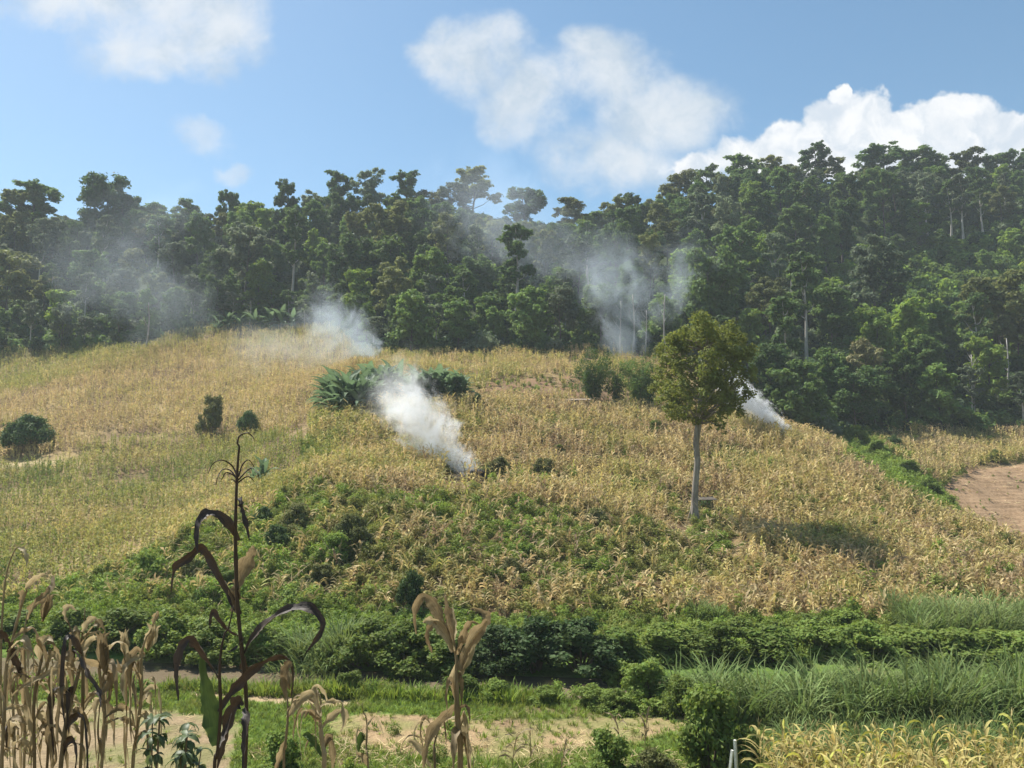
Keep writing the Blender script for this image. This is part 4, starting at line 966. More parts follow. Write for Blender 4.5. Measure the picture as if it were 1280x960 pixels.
# ------------------------------------------------------------------ small built things
def plain_mat(name, c1, c2, scale=4.0, rough=0.8):
    return bark_mat(name, c1, c2, scale, rough, 1.0)
M_THATCH = plain_mat('weathered_thatch', (0.055, 0.045, 0.035), (0.12, 0.10, 0.075), 6)
M_TIN = plain_mat('dusty_tin_roof', (0.20, 0.155, 0.12), (0.33, 0.27, 0.21), 2)
M_WOOD = plain_mat('grey_wood', (0.13, 0.10, 0.075), (0.26, 0.21, 0.16), 5)
M_POST = plain_mat('white_post', (0.50, 0.48, 0.43), (0.74, 0.72, 0.67), 14, .95)
M_ASH = plain_mat('charred_straw', (0.012, 0.011, 0.010), (0.05, 0.042, 0.036), 9)
# lookout shelter beside the lone tree
g = ground_px(880, 646); e = thing('field_shelter', 'small raised shelter with dark thatch roof beside the lone tree trunk', 'shelter', g, (0, 0, .25))
u_ = g[1] / F
rb = MB(); 
for s in (-1, 1): rb.box((0, s * .42, 1.62), (1.75, 1.0, .07), 0, (-s * .22, 0))
obj('roof', rb.mesh('shelter_roof', M_THATCH), e)
for sx in (-1, 1):
    for sy in (-1, 1): obj('post', MB().tube([(sx * .62, sy * .5, -.1), (sx * .62, sy * .5, 1.5)], .04, 5).mesh('shelter_post', M_WOOD), e)
obj('platform', MB().box((0, 0, .6), (1.35, 1.1, .06)).mesh('shelter_platform', M_WOOD), e)
# low hut beside the bamboo
g = ground_px(722, 512); e = thing('field_hut', 'low field hut with pale dusty roof beside the biggest bamboo clump', 'hut', g, (0, 0, -.15))
rb = MB(); rb.box((0, -.45, 1.32), (3.6, 1.9, .06), 0, (.16, 0)); obj('roof', rb.mesh('hut_roof', M_TIN), e)
rb = MB(); rb.box((0, 1.05, 1.36), (3.6, 1.3, .06), 0, (-.18, 0)); obj('roof', rb.mesh('hut_roof', M_TIN), e)
rb = MB()
for k in range(15): rb.box((-1.4 + k * .2, .85, .5), (.17, .05, 1.2))
obj('wall', rb.mesh('hut_wall', M_WOOD), e)
for sx in (-1, 1):
    for sy in (-1.1, 1.2): obj('post', MB().tube([(sx * 1.5, sy, -.1), (sx * 1.5, sy, 1.25)], .05, 5).mesh('hut_post', M_WOOD), e)
# burning heap
g = HEAP; R = np.random.default_rng(8); v, f = join([blade(R.normal(size=3) * np.array([.38, .38, 0]) + np.array([0, 0, .25 * R.random()]), R.random() * 6.28, .9, 1.0 * R.random() + .15, .8, .035, 3, R) for k in range(150)])
e = thing('burning_heap', 'smouldering black heap of burnt stalks giving off white smoke', 'bonfire', g, (0, 0, 0), 1.35)
mb_ = MB(); hh = np.linspace(0, 1, 6)
mb_.tube([(0, 0, -.1 + .8 * h) for h in hh], [.95 * math.sqrt(max(0, 1 - h * h)) * (.9 + .2 * math.sin(9 * h)) + .03 for h in hh], 11); obj('ash_mound', mb_.mesh('ash_mound', M_ASH), e)
obj('charred_stalks', mesh_pydata('charred_stalks', v, f, M_ASH), e)
# white posts
for px, py, h, tl, lab in [(923, 1004, 1.0, .03, 'straight white wooden post between the round bush and cornfield'), (908, 1008, .95, -.14, 'leaning white wooden post half hidden by grass and bush')]:
    g = ground_px(px, py, 12); top = pt(px, 925 if px > 915 else 937, g[1])[2] - g[2]
    me = MB().tube([(0, 0, -.2), (0, 0, top * .5), (0, 0, top)], [.05, .05, .046], 4).mesh('white_post', M_POST); thing('white_post', lab, 'post', g, (0, -tl, 0), 1, None, me)

# ------------------------------------------------------------------ the corn field by the round bush
M_NEAR = leaf_mat('ripe_corn_leaf', (0.33, 0.265, 0.095), (0.41, 0.345, 0.135), 0.34, nscale=2.5)
M_NEARG = leaf_mat('turning_corn_leaf', (0.27, 0.27, 0.062), (0.36, 0.33, 0.085), 0.34, nscale=2.5)
M_STALK = leaf_mat('corn_stalk', (0.33, 0.27, 0.11), (0.45, 0.38, 0.18), 0.05, nscale=3)
CORNM = []
for i in range(8):
    sb, lv, ts = corn_pieces(520 + i, 1.95, 14, 0.5, 6, 0.042)
    CORNM.append(Model(('stalk', sb.mesh('corn_stalk', M_STALK)), ('leaves', mesh_pydata('corn_leaves', *lv, (M_NEAR, M_NEAR, M_NEARG)[i % 3])), ('tassel', mesh_pydata('corn_tassel', *ts, M_STALK))))
n_corn = 0
for ry in np.arange(17.0, 22.3, 0.66):
    for rx in np.arange(4.6, 17.5, 0.31):
        x = rx + rng.normal() * .08; y = ry + rng.normal() * .07 + .02 * rx; z = float(hz(x, y)); px, py = project(x, y, z)
        if px < np.interp(y, [17, 22.5], [972, 948]) or px > 1310: continue
        CORNM[rng.integers(8)].place('corn_plant', 'ripe yellow corn plant in the dense field beside the white posts', 'corn', (x, y, z - .02), rng.random() * 6.28, rng.uniform(.86, 1.08), 'corn plants in the field beside the white posts', (rng.normal() * .07, rng.normal() * .07)); n_corn += 1
print('near corn', n_corn)

# ------------------------------------------------------------------ dry corn stalks on the near bank
def dead_leaf_mat(name, c1, c2, trans=0.2):
    """dead corn leaf: lengthwise veins, blotches and pale dry edges along the blade's own UV"""
    m, t, o = new_mat(name); uvn = t.new('ShaderNodeUVMap'); mp = t.new('ShaderNodeMapping'); t.l.new(uvn.outputs[0], mp.inputs[0]); mp.inputs['Scale'].default_value = (26, 2.2, 1)
    oi = t.new('ShaderNodeObjectInfo'); tc = t.new('ShaderNodeTexCoord'); off = t.vmath('ADD', mp.outputs[0], oi.outputs['Location'])
    ve = t.noise(off, 1.0, 4, .6); bl = t.noise(tc.outputs['Object'], 22.0, 5, .7); big = t.noise(tc.outputs['Object'], 5.0, 3, .6)
    f_ = t.math('ADD', t.math('MULTIPLY', ve, .5), t.math('ADD', t.math('MULTIPLY', bl, .25), t.math('MULTIPLY', big, .35)))
    base = t.mix(t.smooth(f_, .36, .72), c1, c2)
    spot = t.smooth(bl, .62, .72); base = t.mix(t.math('MULTIPLY', spot, .55), base, tuple(q * .35 for q in c1))
    p = t.new('ShaderNodeBsdfPrincipled'); t.l.new(base, p.inputs['Base Color']); p.inputs['Roughness'].default_value = .55; p.inputs['Specular IOR Level'].default_value = .35
    b = t.new('ShaderNodeBump'); b.inputs['Strength'].default_value = .6; b.inputs['Distance'].default_value = .004; t.l.new(ve, b.inputs['Height']); t.l.new(b.outputs[0], p.inputs['Normal'])
    tr = t.new('ShaderNodeBsdfTranslucent'); t.l.new(base, tr.inputs[0]); mx = t.new('ShaderNodeMixShader'); mx.inputs[0].default_value = trans
    t.l.new(p.outputs[0], mx.inputs[1]); t.l.new(tr.outputs[0], mx.inputs[2]); t.l.new(mx.outputs[0], o.inputs[0]); return m
M_DARK = dead_leaf_mat('dark_dead_leaf', (0.020, 0.015, 0.011), (0.085, 0.062, 0.044), 0.08)
M_BROWN = dead_leaf_mat('brown_dead_leaf', (0.115, 0.08, 0.04), (0.36, 0.275, 0.145), 0.42)
M_TAN = dead_leaf_mat('tan_dead_leaf', (0.23, 0.175, 0.085), (0.54, 0.44, 0.255), 0.42)
M_GREENL = dead_leaf_mat('green_corn_leaf', (0.045, 0.085, 0.020), (0.095, 0.14, 0.034), 0.3)
M_DSTALK = leaf_mat('dark_corn_stalk', (0.035, 0.026, 0.018), (0.06, 0.045, 0.03), 0.0, nscale=8)
M_TSTALK = leaf_mat('tan_corn_stalk', (0.11, 0.085, 0.042), (0.26, 0.20, 0.11), 0.0, nscale=8)
def spline(P_, n):
    P_ = np.asarray(P_, float); Q_ = np.vstack([2 * P_[0] - P_[1], P_, 2 * P_[-1] - P_[-2]]); out_ = []
    for i in range(1, len(Q_) - 2):
        p0, p1, p2, p3 = Q_[i - 1:i + 3]
        for s in np.linspace(0, 1, n, endpoint=False):
            out_.append(.5 * ((2 * p1) + (-p0 + p2) * s + (2 * p0 - 5 * p1 + 4 * p2 - p3) * s * s + (-p0 + 3 * p1 - 3 * p2 + p3) * s ** 3))
    out_.append(Q_[-2]); return np.array(out_)
class Stalk:
    def __init__(self, label, d, line, r=5, mat=None, group=None, scale_to_ground=True):
        self.d = d; self.R = np.random.default_rng(int(line[0][0] * 7 + line[0][1])); self.r = r
        p = [np.array(pt(a, b, d)) for a, b in line]
        bx = p[-1][0] + (p[-1][0] - p[-2][0]) * .3; self.base = np.array([bx, d, float(hz(bx, d))])
        p.append(self.base + np.array([0, 0, -.05])); self.e = thing('dry_corn_plant', label, 'corn', self.base, group=group)
        P_ = spline(p, 6); k_ = np.arange(len(P_)) / len(P_); P_[:, 0] += .012 * np.sin(k_ * 9 + line[0][0]) * (k_ > .15); P_[:, 1] += .03 * np.sin(k_ * 5 + line[0][1]); self.line = P_; n = len(P_); s = np.linspace(0, 1, n)
        rad = r * .78 / 2 * d / F * (0.28 + .72 * np.clip(s * 2.2, 0, 1)) * (1 + .16 * (np.arange(n) % 5 == 0))
        obj('stalk', MB().tube(P_ - self.base, rad, 7).mesh('corn_stalk', mat or M_TSTALK, True), self.e)
    def leaf(self, line, w, mat=M_TAN, dz=None, name='leaf', twist=None, tip=0.12, n=5, wav=0.5, parent=None, ruf=1.0):
        R_ = self.R; d = self.d; dz = R_.uniform(-.22, .22) if dz is None else dz; m_ = len(line)
        p = [np.array(pt(a, b, d + dz * (i / (m_ - 1)) ** .8)) for i, (a, b) in enumerate(line)]
        P_ = spline(p, n + 2) if m_ > 2 else np.linspace(p[0], p[1], 8); k = len(P_); s = np.linspace(0, 1, k); tg = unit(np.gradient(P_, axis=0))
        vd = np.array([0, 1.0, 0]); perp = unit(np.cross(tg, vd)); tw0 = R_.uniform(-.5, .5) if twist is None else twist; th = tw0 + wav * np.sin(s * R_.uniform(3, 7) + R_.random() * 3)
        side = perp * np.cos(th)[:, None] + vd * np.sin(th)[:, None]; nrm = np.cross(tg, side)
        prof = np.minimum(1, .45 + s * 2.4) * np.clip((1.02 - s) / (1 - .45), 0, 1) ** .75; prof = np.maximum(prof, tip * (1 - s) + .02)
        hw = w / 2 * d / F * prof * (1 + .2 * ruf * np.sin(s * 19 + R_.random() * 6) + .12 * ruf * np.sin(s * 43 + R_.random() * 6)); fold = .35 + .25 * R_.random(); rip = .22 * np.sin(s * 31 + R_.random() * 6)
        v = np.stack([P_ - side * hw[:, None] + nrm * (hw * (fold + rip))[:, None], P_ - side * (hw * .5)[:, None] + nrm * (hw * fold * .35)[:, None], P_, P_ + side * (hw * .5)[:, None] + nrm * (hw * fold * .35)[:, None], P_ + side * hw[:, None] + nrm * (hw * (fold - rip))[:, None]], 1) - self.base
        f = [(5 * i + j, 5 * i + j + 1, 5 * i + j + 6, 5 * i + j + 5) for i in range(k - 1) for j in range(4)]
        v = v + R_.normal(size=v.shape) * (hw * .05)[:, None, None]
        me = mesh_pydata('corn_leaf', v.reshape(-1, 3), f, mat, True); uvl = me.uv_layers.new(name='UVMap'); li = np.empty(len(me.loops), np.int32); me.loops.foreach_get('vertex_index', li)
        uvl.data.foreach_set('uv', np.c_[(li % 5) / 4.0, (li // 5) / (k - 1) * max(1.0, m_ / 3)].astype(np.float32).ravel()); obj(name, me, parent or self.e); return self
    def strand(self, lines, w, mat, name='tassel'):
        mb_ = MB()
        for ln in lines:
            P_ = spline([np.array(pt(a, b, self.d + self.R.uniform(-.05, .05) * (i > 0))) for i, (a, b) in enumerate(ln)], 5) - self.base
            mb_.tube(P_, np.linspace(w / 2, w / 5, len(P_)) * self.d / F, 4)
        obj(name, mb_.mesh('corn_tassel', mat), self.e); return self
    def husk(self, px, py, length, w, mat=M_TAN, ang=0.2):
        d = self.d; c = np.array(pt(px, py, d)) - self.base; u = d / F; dr = np.array([math.sin(ang), .1, -math.cos(ang)])
        mb_ = MB(); mb_.tube([c + dr * length * u * s for s in (0.1, .2, .45, .75, 1)], [w * u * q / 4.2 for q in (.3, .8, 1, .8, .3)], 6); hk = obj('husk', mb_.mesh('corn_husk', mat, True), self.e)
        for k in range(4):
            o_ = (k - 1.5) * w * .22; dx = length * math.sin(ang); dy = length * math.cos(ang); self.leaf([(px + dx, py + dy), (px + dx * .5 + o_ * 1.2, py + dy * .5), (px + o_ * .8, py + dy * .08), (px + o_ * 2.2, py - 2 - 5 * self.R.random())], w * .5, mat, dz=.03 * (k - 1.5), n=3, name='husk_leaf', parent=hk)
        return self
    def droop(self, n, y0, y1, mats, w=(4, 9), reach=(8, 30), fall=(20, 80)):
        n = int(n * .9 + 1); w = (w[0] * .4, w[1] * .8); reach = (reach[0] * .7, reach[1] * 1.7); fall = (fall[0] * .6, fall[1] * .9)
        """dead leaves hanging from the stalk between picture rows y0 and y1"""
        R_ = self.R; lp = np.array([project(*q) for q in self.line])
        for k in range(n):
            yv = R_.uniform(y0, y1); i = int(np.argmin(np.abs(lp[:, 1] - yv))); x0, yv = lp[i]; sg = R_.choice([-1, 1]); rc = R_.uniform(*reach) * sg; up = R_.uniform(6, 30); fl = R_.uniform(*fall)
            self.leaf([(x0, yv), (x0 + rc * .45, yv - up * .8), (x0 + rc * .8, yv - up), (x0 + rc * 1.05, yv - up * .4), (x0 + rc * 1.1 + R_.normal() * 3, yv + fl * .5), (x0 + rc * (.9 + .3 * R_.random()), yv + fl)], R_.uniform(*w), mats[R_.integers(len(mats))], n=4, wav=1.2)
        return self
S = Stalk('tallest dark dead corn stalk with bare tassel against the slope', 4.0, [(302, 543), (298, 548), (297, 575), (298, 630), (300, 690), (302, 760), (304, 820), (305, 880), (302, 960)], 6, M_DSTALK)
S.strand([[(302, 543), (309, 541), (315, 545), (318, 550)], [(297, 597), (290, 582), (277, 575), (266, 580), (260, 592)], [(297, 600), (288, 588), (278, 587), (272, 597), (270, 606)], [(298, 600), (290, 593), (282, 591), (277, 600)],
          [(298, 596), (303, 581), (311, 575), (318, 584)], [(298, 600), (307, 590), (315, 585), (322, 592), (324, 600)], [(298, 603), (306, 597), (312, 596), (318, 602)], [(297, 606), (292, 600), (286, 600)]], 2.2, M_DSTALK)
S.leaf([(299, 675), (287, 657), (273, 644), (258, 643), (248, 655), (246, 672), (247, 690)], 12, M_DARK)
S.leaf([(301, 768), (288, 742), (273, 716), (262, 692), (250, 685), (236, 697), (222, 706), (217, 718), (214, 740)], 13, M_DARK)
S.leaf([(293, 765), (298, 738), (303, 722), (311, 700), (315, 690), (317, 682)], 20, M_BROWN, twist=.2, tip=.6)
S.leaf([(300, 622), (303, 632), (307, 650), (312, 676)], 9, M_DARK)
S.leaf([(305, 818), (314, 801), (331, 782), (350, 767), (370, 760), (390, 762), (403, 777), (400, 792), (391, 805), (381, 818)], 11, M_DARK)
S.leaf([(305, 797), (288, 788), (275, 775), (267, 764), (263, 774), (262, 786)], 7, M_DARK)
S.leaf([(305, 800), (297, 808), (286, 815)], 6, M_DARK)
S.leaf([(305, 880), (300, 876), (293, 886), (285, 908), (278, 932), (271, 962)], 16, M_DARK, twist=.1)
S.leaf([(304, 820), (306, 838), (305, 852)], 9, M_DARK); S.leaf([(305, 885), (308, 900), (306, 930), (303, 965)], 9, M_DARK)
S = Stalk('dark dead corn stalk with one broad green leaf', 3.8, [(292, 757), (287, 785), (281, 815), (276, 850), (274, 890), (270, 945), (268, 975)], 5, M_DSTALK)
S.leaf([(271, 932), (268, 906), (263, 877), (257, 848), (250, 812)], 22, M_GREENL, dz=.05, twist=.1, wav=.12, ruf=.15)
S.leaf([(276, 850), (262, 827), (248, 806), (236, 799), (227, 810), (221, 830), (220, 850), (223, 876)], 11, M_DARK)
S.leaf([(274, 890), (284, 873), (297, 856), (315, 837), (335, 824), (354, 820), (364, 828), (367, 848), (364, 872)], 11, M_DARK)
S.leaf([(362, 826), (358, 836), (355, 850), (357, 876)], 13, M_BROWN, dz=.02)
S.leaf([(270, 945), (276, 930), (281, 915), (290, 890)], 8, M_DARK)
S = Stalk('thin dry stalk with a bent tan leaf beside the dark corn', 4.6, [(357, 838), (358, 880), (359, 925), (358, 970)], 4)
S.leaf([(359, 897), (368, 884), (380, 871), (391, 867), (397, 880), (400, 896)], 10, M_TAN).leaf([(358, 925), (350, 945), (343, 970)], 8, M_BROWN).husk(357, 835, 26, 9)
S = Stalk('short ragged tan corn plant with drooping leaves on the bank', 4.8, [(398, 868), (401, 895), (403, 930), (404, 975)], 7)
S.leaf([(402, 895), (396, 880), (391, 862), (398, 856), (406, 866), (410, 880)], 8, M_TAN).leaf([(402, 905), (394, 895), (386, 889), (380, 898)], 7, M_BROWN).leaf([(403, 910), (412, 898), (424, 888), (432, 893), (430, 905), (425, 914)], 8, M_TAN)
S.leaf([(404, 945), (396, 930), (386, 920), (378, 919)], 11, M_GREENL).leaf([(404, 940), (412, 920), (416, 945), (414, 970)], 9, M_BROWN); S.droop(7, 880, 940, [M_TAN, M_BROWN], (6, 10), (6, 20), (25, 60))
S = Stalk('thin green leafed stub of a corn stalk on the bank', 5.2, [(452, 880), (455, 905), (459, 935), (462, 970)], 3.2)
S.leaf([(457, 925), (452, 915), (449, 930), (448, 940)], 9, M_GREENL).leaf([(460, 955), (452, 945), (445, 940)], 8, M_BROWN).droop(2, 900, 940, [M_TAN], (4, 6), (4, 10), (10, 30))
S = Stalk('tan dead corn plant with splayed leaf crown above the meadow', 4.4, [(567, 800), (571, 832), (574, 870), (572, 907), (573, 970)], 9)
S.leaf([(567, 815), (560, 790), (552, 772), (542, 755), (530, 746), (521, 757), (518, 772), (520, 793)], 13, M_BROWN)
S.leaf([(566, 815), (556, 792), (543, 777), (533, 776), (529, 779)], 11, M_TAN).leaf([(545, 778), (537, 786), (535, 800), (540, 816)], 9, M_BROWN)
S.leaf([(567, 805), (563, 780), (559, 762), (556, 744)], 11, M_BROWN, twist=0).leaf([(568, 800), (567, 780), (566, 756)], 8, M_TAN)
S.leaf([(571, 818), (578, 798), (584, 783), (590, 777), (600, 780)], 9, M_BROWN).leaf([(574, 838), (584, 812), (594, 792), (604, 780), (608, 772), (602, 764), (592, 760)], 14, M_BROWN)
S.leaf([(573, 850), (583, 828), (592, 805), (603, 786), (609, 776)], 9, M_TAN).leaf([(571, 880), (557, 891), (542, 910), (533, 935), (529, 962)], 13, M_BROWN, twist=.1)
S.leaf([(573, 905), (581, 915), (586, 940), (588, 968)], 8, M_TAN).leaf([(572, 905), (568, 925), (566, 968)], 9, M_BROWN).leaf([(570, 830), (566, 850), (572, 880)], 7, M_TAN).leaf([(574, 840), (578, 860), (576, 890)], 6, M_BROWN)
S.droop(6, 850, 950, [M_TAN, M_BROWN], (5, 9), (3, 8), (30, 70))
S = Stalk('low broken corn stubs with curled tan leaves beside the splayed plant', 5.0, [(548, 905), (545, 930), (542, 970)], 4)
S.droop(5, 905, 950, [M_TAN, M_TAN, M_BROWN], (5, 9), (8, 24), (14, 40)).leaf([(540, 960), (525, 935), (512, 925), (505, 932)], 7, M_TAN)
# the ragged stand
CL = 'ragged stand of dead corn on the near bank'
S = Stalk('pale arching corn stalk at the outer end of the ragged stand', 5.0, [(44, 722), (32, 736), (22, 760), (13, 803), (7, 838), (4, 900), (0, 970)], 5, group=CL)
S.leaf([(32, 736), (44, 722), (52, 718), (60, 719)], 8, M_TAN).leaf([(66, 720), (66, 732), (58, 742), (44, 752), (36, 770)], 7, M_BROWN).leaf([(30, 738), (28, 750), (25, 772)], 13, M_BROWN).leaf([(60, 719), (63, 714), (68, 724)], 6, M_TAN)
S.leaf([(13, 803), (20, 822), (26, 847)], 11, M_DARK).leaf([(13, 803), (2, 790), (-10, 786)], 8, M_DARK).droop(9, 800, 950, [M_BROWN, M_TAN, M_DARK], (7, 12), (6, 22))
S = Stalk('thin upright corn stalk behind the pale arching one', 5.3, [(36, 764), (33, 811), (31, 884), (29, 970)], 4, group=CL)
S.leaf([(35, 775), (42, 757), (55, 748), (61, 744)], 7, M_BROWN).husk(60, 745, 32, 12, M_BROWN, -.2).droop(8, 800, 950, [M_BROWN, M_TAN], (6, 11), (6, 22))
S = Stalk('dead corn stalk topped by a folded grey leaf', 5.1, [(62, 800), (52, 812), (50, 840), (48, 884), (45, 970)], 5, group=CL)
S.leaf([(52, 815), (56, 802), (64, 800), (72, 812), (80, 828), (88, 845)], 9, M_BROWN).leaf([(51, 830), (50, 806), (60, 798), (67, 802)], 10, M_TAN).leaf([(50, 845), (64, 822), (72, 822), (74, 850), (68, 870)], 8, M_TAN).droop(9, 830, 945, [M_BROWN, M_TAN, M_BROWN], (7, 13), (6, 24))
S = Stalk('corn stalk with a curled green top and long side leaves', 4.9, [(83, 773), (90, 797), (101, 820), (96, 850), (87, 880), (80, 915), (77, 970)], 6, group=CL)
S.leaf([(85, 778), (82, 764), (88, 757), (96, 764)], 8, M_TAN).leaf([(98, 822), (72, 836), (50, 847), (29, 858), (12, 873)], 8, M_TAN).leaf([(101, 822), (118, 828), (130, 833), (141, 841), (138, 860)], 9, M_BROWN).leaf([(101, 822), (112, 842), (124, 862), (126, 884)], 8, M_DARK)
S.droop(15, 810, 950, [M_BROWN, M_BROWN, M_TAN, M_DARK], (8, 14), (5, 22), (40, 110))
S = Stalk('dead corn stalk with hanging brown leaves and a white husk', 5.2, [(103, 762), (103, 800), (106, 840), (104, 890), (102, 970)], 5, group=CL)
S.leaf([(103, 790), (110, 778), (119, 772), (128, 782)], 8, M_TAN).leaf([(104, 795), (116, 790), (128, 788)], 6, M_TAN).droop(13, 800, 950, [M_BROWN, M_TAN, M_BROWN], (8, 13), (5, 24))
S = Stalk('brown corn stalk hung with long twisted leaves', 5.0, [(128, 797), (126, 820), (124, 850), (126, 900), (125, 970)], 5, group=CL)
S.husk(128, 794, 48, 14, M_BROWN, .1).leaf([(125, 870), (135, 860), (141, 840), (137, 872), (128, 880)], 8, M_BROWN).droop(11, 815, 945, [M_BROWN, M_TAN], (8, 14), (5, 20), (40, 110))
S = Stalk('dead corn stalk with feathered top and white husk beside the river view', 5.1, [(198, 764), (190, 790), (181, 818), (177, 855), (172, 887), (168, 925), (165, 970)], 5, group=CL)
S.husk(192, 784, 30, 12, M_TAN, -.25).leaf([(181, 818), (172, 810), (160, 824), (152, 838), (146, 824)], 10, M_BROWN).leaf([(181, 818), (166, 826), (156, 840), (154, 860), (156, 876)], 8, M_TAN).leaf([(174, 880), (168, 860), (160, 842), (154, 848)], 9, M_TAN)
S.husk(155, 792, 28, 9, M_TAN, .05).droop(12, 850, 950, [M_BROWN, M_TAN], (7, 12), (4, 14), (40, 90)).leaf([(198, 764), (194, 776), (190, 792)], 8, M_BROWN)
S = Stalk('short dead corn stalk inside the ragged stand', 5.5, [(14, 830), (16, 870), (18, 970)], 4, group=CL); S.droop(9, 830, 950, [M_BROWN, M_TAN], (7, 12), (5, 18))
S = Stalk('bent corn stalk low in the ragged stand', 5.3, [(66, 850), (62, 890), (60, 970)], 4, group=CL); S.droop(9, 850, 950, [M_TAN, M_BROWN, M_BROWN], (7, 12), (5, 20))
S = Stalk('thin curled corn stalk with drooping tip behind the stand', 6.5, [(30, 700), (22, 684), (10, 712), (6, 760), (4, 860), (3, 970)], 3, group=CL); S.leaf([(22, 684), (30, 688), (34, 700), (33, 708)], 5, M_TAN).droop(3, 760, 900, [M_TAN], (4, 7), (5, 14), (20, 50))

# small standing dead plants on the meadow
for px, py, lab in [(700, 972, 'clump of grey dead corn stubs beside the bright green bush'), (776, 940, 'small dry brown plant standing on the meadow strip'), (806, 934, 'dry tan plant behind the bright green bush'), (640, 962, 'thin dry stalks standing on the brown strip'), (662, 955, 'single thin dry stalk on the brown strip')]:
    g = ground_px(px, py, 12); sb, lv, ts = corn_pieces(int(px), 1.1, 9, .9, 4, .04); e = thing('dead_plant', lab, 'dead plant', g, (rng.normal() * .1, rng.normal() * .1, rng.random() * 6)); obj('stalk', sb.mesh('dead_stalk', M_TSTALK), e); obj('leaves', mesh_pydata('dead_leaves', *lv, M_BROWN), e)

# leafy weed in front of the sandy field
M_WLEAF = leaf_mat('broad_weed_leaf', (0.065, 0.095, 0.038), (0.11, 0.14, 0.06), 0.3, nscale=6, rough=.5, spec=.3)
R = np.random.default_rng(3); v, f = ribbon([(0, 0, 0), (.02, 0, .004), (.05, 0, .004), (.078, 0, -.008), (.10, 0, -.03)], [.003, .017, .022, .014, .001], [(0, 1, 0)] * 5, .3); WL = mesh_pydata('weed_leaf', v, f, M_WLEAF, True)
for px0, top, nst, lab in [(196, 872, 5, 'leafy green weed with drooping leaves beside the ragged corn'), (232, 893, 6, 'bushy green weed with glossy leaves below the green corn leaf')]:
    d = 4.7; bx = float(pt(px0, 900, d)[0]); base = np.array([bx, d, float(hz(bx, d))]); e = thing('leafy_weed', lab, 'weed', base); sb = MB(); lf = []
    for k in range(nst):
        tx = px0 + R.normal() * 15; ty = top + abs(R.normal()) * 22 + (8 * k if k else 0); tipp = np.array(pt(tx, ty, d + R.normal() * .1)) - base; P_ = spline([(0, 0, -.05), tipp * np.array([.3, .3, .5]), tipp], 7); sb.tube(P_, np.linspace(.008, .003, len(P_)), 5)
        for j in range(34):
            s = .4 + .6 * (j / 33); p = P_[int(s * (len(P_) - 1))]; lf.append((p, (R.normal() * .35, .2 + R.random() * .9, j * 2.4 + R.normal() * .4), R.uniform(.5, .95)))
        for j in range(7): lf.append((P_[-1 - (j > 3)], (R.normal() * .3, -.3 + R.random() * 1.0, j * 2.4), R.uniform(.6, .95)))
    obj('stems', sb.mesh('weed_stems', M_STEM), e)
    for p, r_, s in lf: obj('leaf', WL, e, p, r_, s)

# ------------------------------------------------------------------ smoke and air
def smoke(label, S0, S1, r0, r1, dens, scale, soft=0.9, grow=0.8, thin=1.2, bend=0.5, seed=0.0, name='smoke_plume', contrast=1.0, tone=(.80, .90, 1)):
    """a closed box of smoke along the line from S0 to S1, opening from r0 to r1 metres"""
    S0 = Vector(S0); S1 = Vector(S1); L = (S1 - S0).length; q = (S1 - S0).to_track_quat('Z', 'Y'); w = r1 * 1.5; lo = -r0 * .7; hi = L * 1.12
    me = MB().box((0, 0, (lo + hi) / 2), (2 * w, 2 * w, hi - lo)).mesh('smoke', None)
    m, t, o = new_mat('smoke_%d' % len(MAT)); me.materials.append(m)
    tc = t.new('ShaderNodeTexCoord'); sp = t.new('ShaderNodeSeparateXYZ'); t.l.new(tc.outputs['Object'], sp.inputs[0])
    off = t.vmath('ADD', tc.outputs['Object'], (seed * 13.1, seed * 7.7, seed * 3.3))
    T = t.math('DIVIDE', sp.outputs[2], L, clamp=True)
    rad = t.math('ADD', r0, t.math('MULTIPLY', t.math('POWER', T, grow), r1 - r0))
    big = t.noise(off, 0.55 / r1, 2, .5, 0, True); bv = t.vmath('SUBTRACT', big, (.5, .5, .5)); bs_ = t.new('ShaderNodeVectorMath', operation='SCALE'); t.l.new(bv, bs_.inputs[0]); t.put(bs_.inputs['Scale'], t.math('MULTIPLY', rad, bend * 2.4))
    pos = t.vmath('ADD', tc.outputs['Object'], bs_.outputs[0]); s2 = t.new('ShaderNodeSeparateXYZ'); t.l.new(pos, s2.inputs[0])
    r = t.math('SQRT', t.math('ADD', t.math('POWER', s2.outputs[0], 2.0), t.math('POWER', s2.outputs[1], 2.0)))
    mm = t.math('SUBTRACT', 1.0, t.math('DIVIDE', r, rad))
    nz = t.noise(off, scale, 7, .66, 1.1)
    v = t.math('ADD', mm, t.math('MULTIPLY', t.math('SUBTRACT', nz, .5), 2.0 * contrast))
    den = t.smooth(v, 0.0, soft)
    ends = t.math('MULTIPLY', t.smooth(T, 1.0, .55), t.smooth(sp.outputs[2], lo, r0 * 1.2))
    wall = t.smooth(t.math('MAXIMUM', t.math('ABSOLUTE', sp.outputs[0]), t.math('ABSOLUTE', sp.outputs[1])), w, w * .75)
    fall = t.math('POWER', t.math('DIVIDE', r0, rad), thin)
    den = t.math('MULTIPLY', t.math('MULTIPLY', t.math('MULTIPLY', den, ends), wall), t.math('MULTIPLY', fall, dens))
    pv = t.new('ShaderNodeVolumePrincipled'); pv.inputs['Color'].default_value = (*tone, 1); pv.inputs['Anisotropy'].default_value = .3; t.l.new(den, pv.inputs['Density']); t.l.new(pv.outputs[0], o.inputs['Volume'])
    ob = thing(name, label, 'smoke', S0, q.to_euler(), 1, 'smoke drifting over the slopes', me); return ob
f0 = HEAP
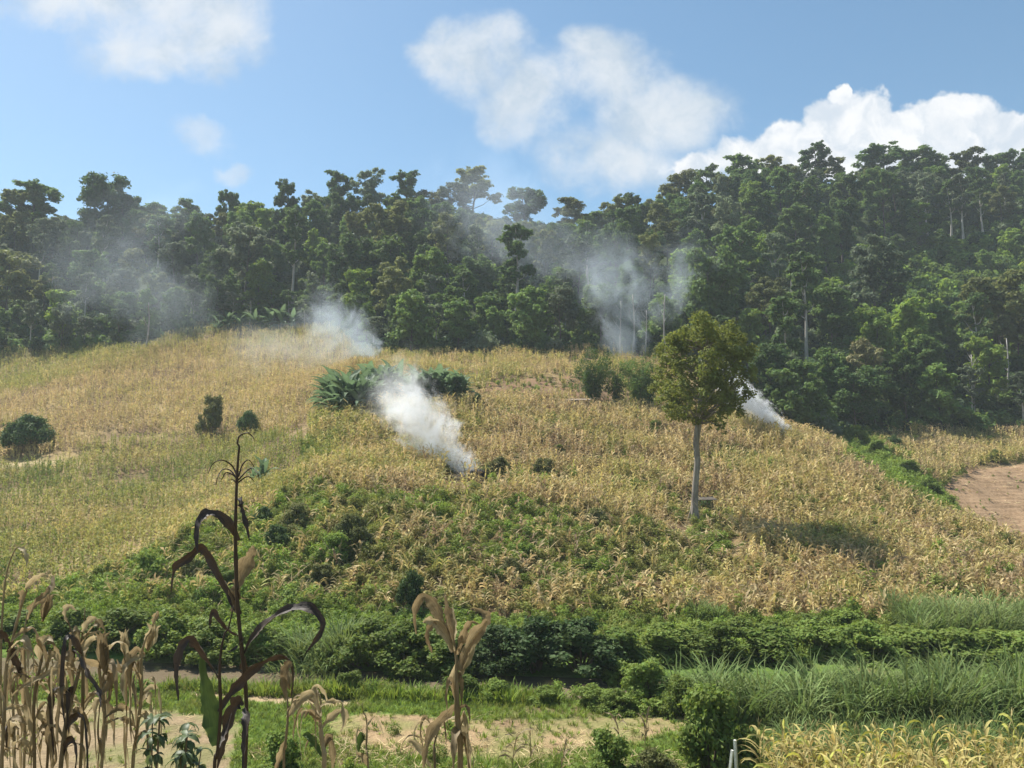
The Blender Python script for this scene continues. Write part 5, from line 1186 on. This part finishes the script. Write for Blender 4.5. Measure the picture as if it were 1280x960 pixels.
smoke('thick white smoke blowing from the smouldering heap', Vector(f0) + Vector((0, 0, .3)), pt(470, 462, f0[1] + 5), .7, 4.8, 3.6, .5, .75, .8, 1.35, .7, 1, contrast=1.6, tone=(.97, .985, 1))
f1 = ground_px(986, 548)
smoke('thick white smoke rising beside the lone tree at the forest edge', Vector(f1) + Vector((0, 0, .7)), pt(885, 458, f1[1] + 1), .7, 2.9, 4.6, .7, .7, .9, 1.2, .6, 2, contrast=1.6, tone=(.97, .985, 1))
f2 = ground_px(478, 456)
smoke('pale blue smoke curling up behind the banana grove', f2, pt(385, 372, f2[1] + 8), .9, 7.5, .46, .22, .7, .7, .9, .8, 3, contrast=1.6)
f3 = ground_px(800, 452)
smoke('tall pale smoke column behind the bamboo clumps', f3, pt(745, 290, f3[1] + 10), 1.3, 11.0, .15, .17, .8, .7, .7, .9, 4, contrast=1.7)
smoke('thin side wisp of smoke drifting from the bamboo towards the lone tree', pt(815, 400, f3[1] + 4), pt(875, 300, f3[1] + 10), 3.0, 8.0, .06, .2, .8, .7, .8, .8, 5, contrast=1.7)
f4 = ground_px(246, 425)
smoke('broad thin bluish smoke hanging over the wood above the golden field', f4, pt(90, 265, f4[1] - 6), 6.0, 20.0, .014, .085, .8, .6, .5, .9, 6, contrast=1.8)
smoke('thin smoke veil drifting over the top of the golden field', pt(440, 452, 134), pt(270, 428, 140), 3.0, 6.5, .040, .22, .9, .6, .5, .5, 7)
smoke('faint smoke veil high in the wood beyond the banana grove', pt(720, 350, 172), pt(545, 215, 205), 8.0, 15.0, .011, .10, .8, .6, .4, .8, 8, contrast=1.8)
# the air
m, t, o = new_mat('hazy_air')
pv = t.new('ShaderNodeVolumePrincipled'); pv.inputs['Color'].default_value = (.80, .90, 1, 1); pv.inputs['Density'].default_value = 0.0003; t.l.new(pv.outputs[0], o.inputs['Volume'])
zt = float(GZ.max()) + 45; zb = float(GZ.min()) - 1
hb = MB().box((0, 300, (zt + zb) / 2), (1840, 1240, zt - zb)).mesh('haze', m)
struct('haze', hb, 'thin bluish haze in the valley air', 'stuff')
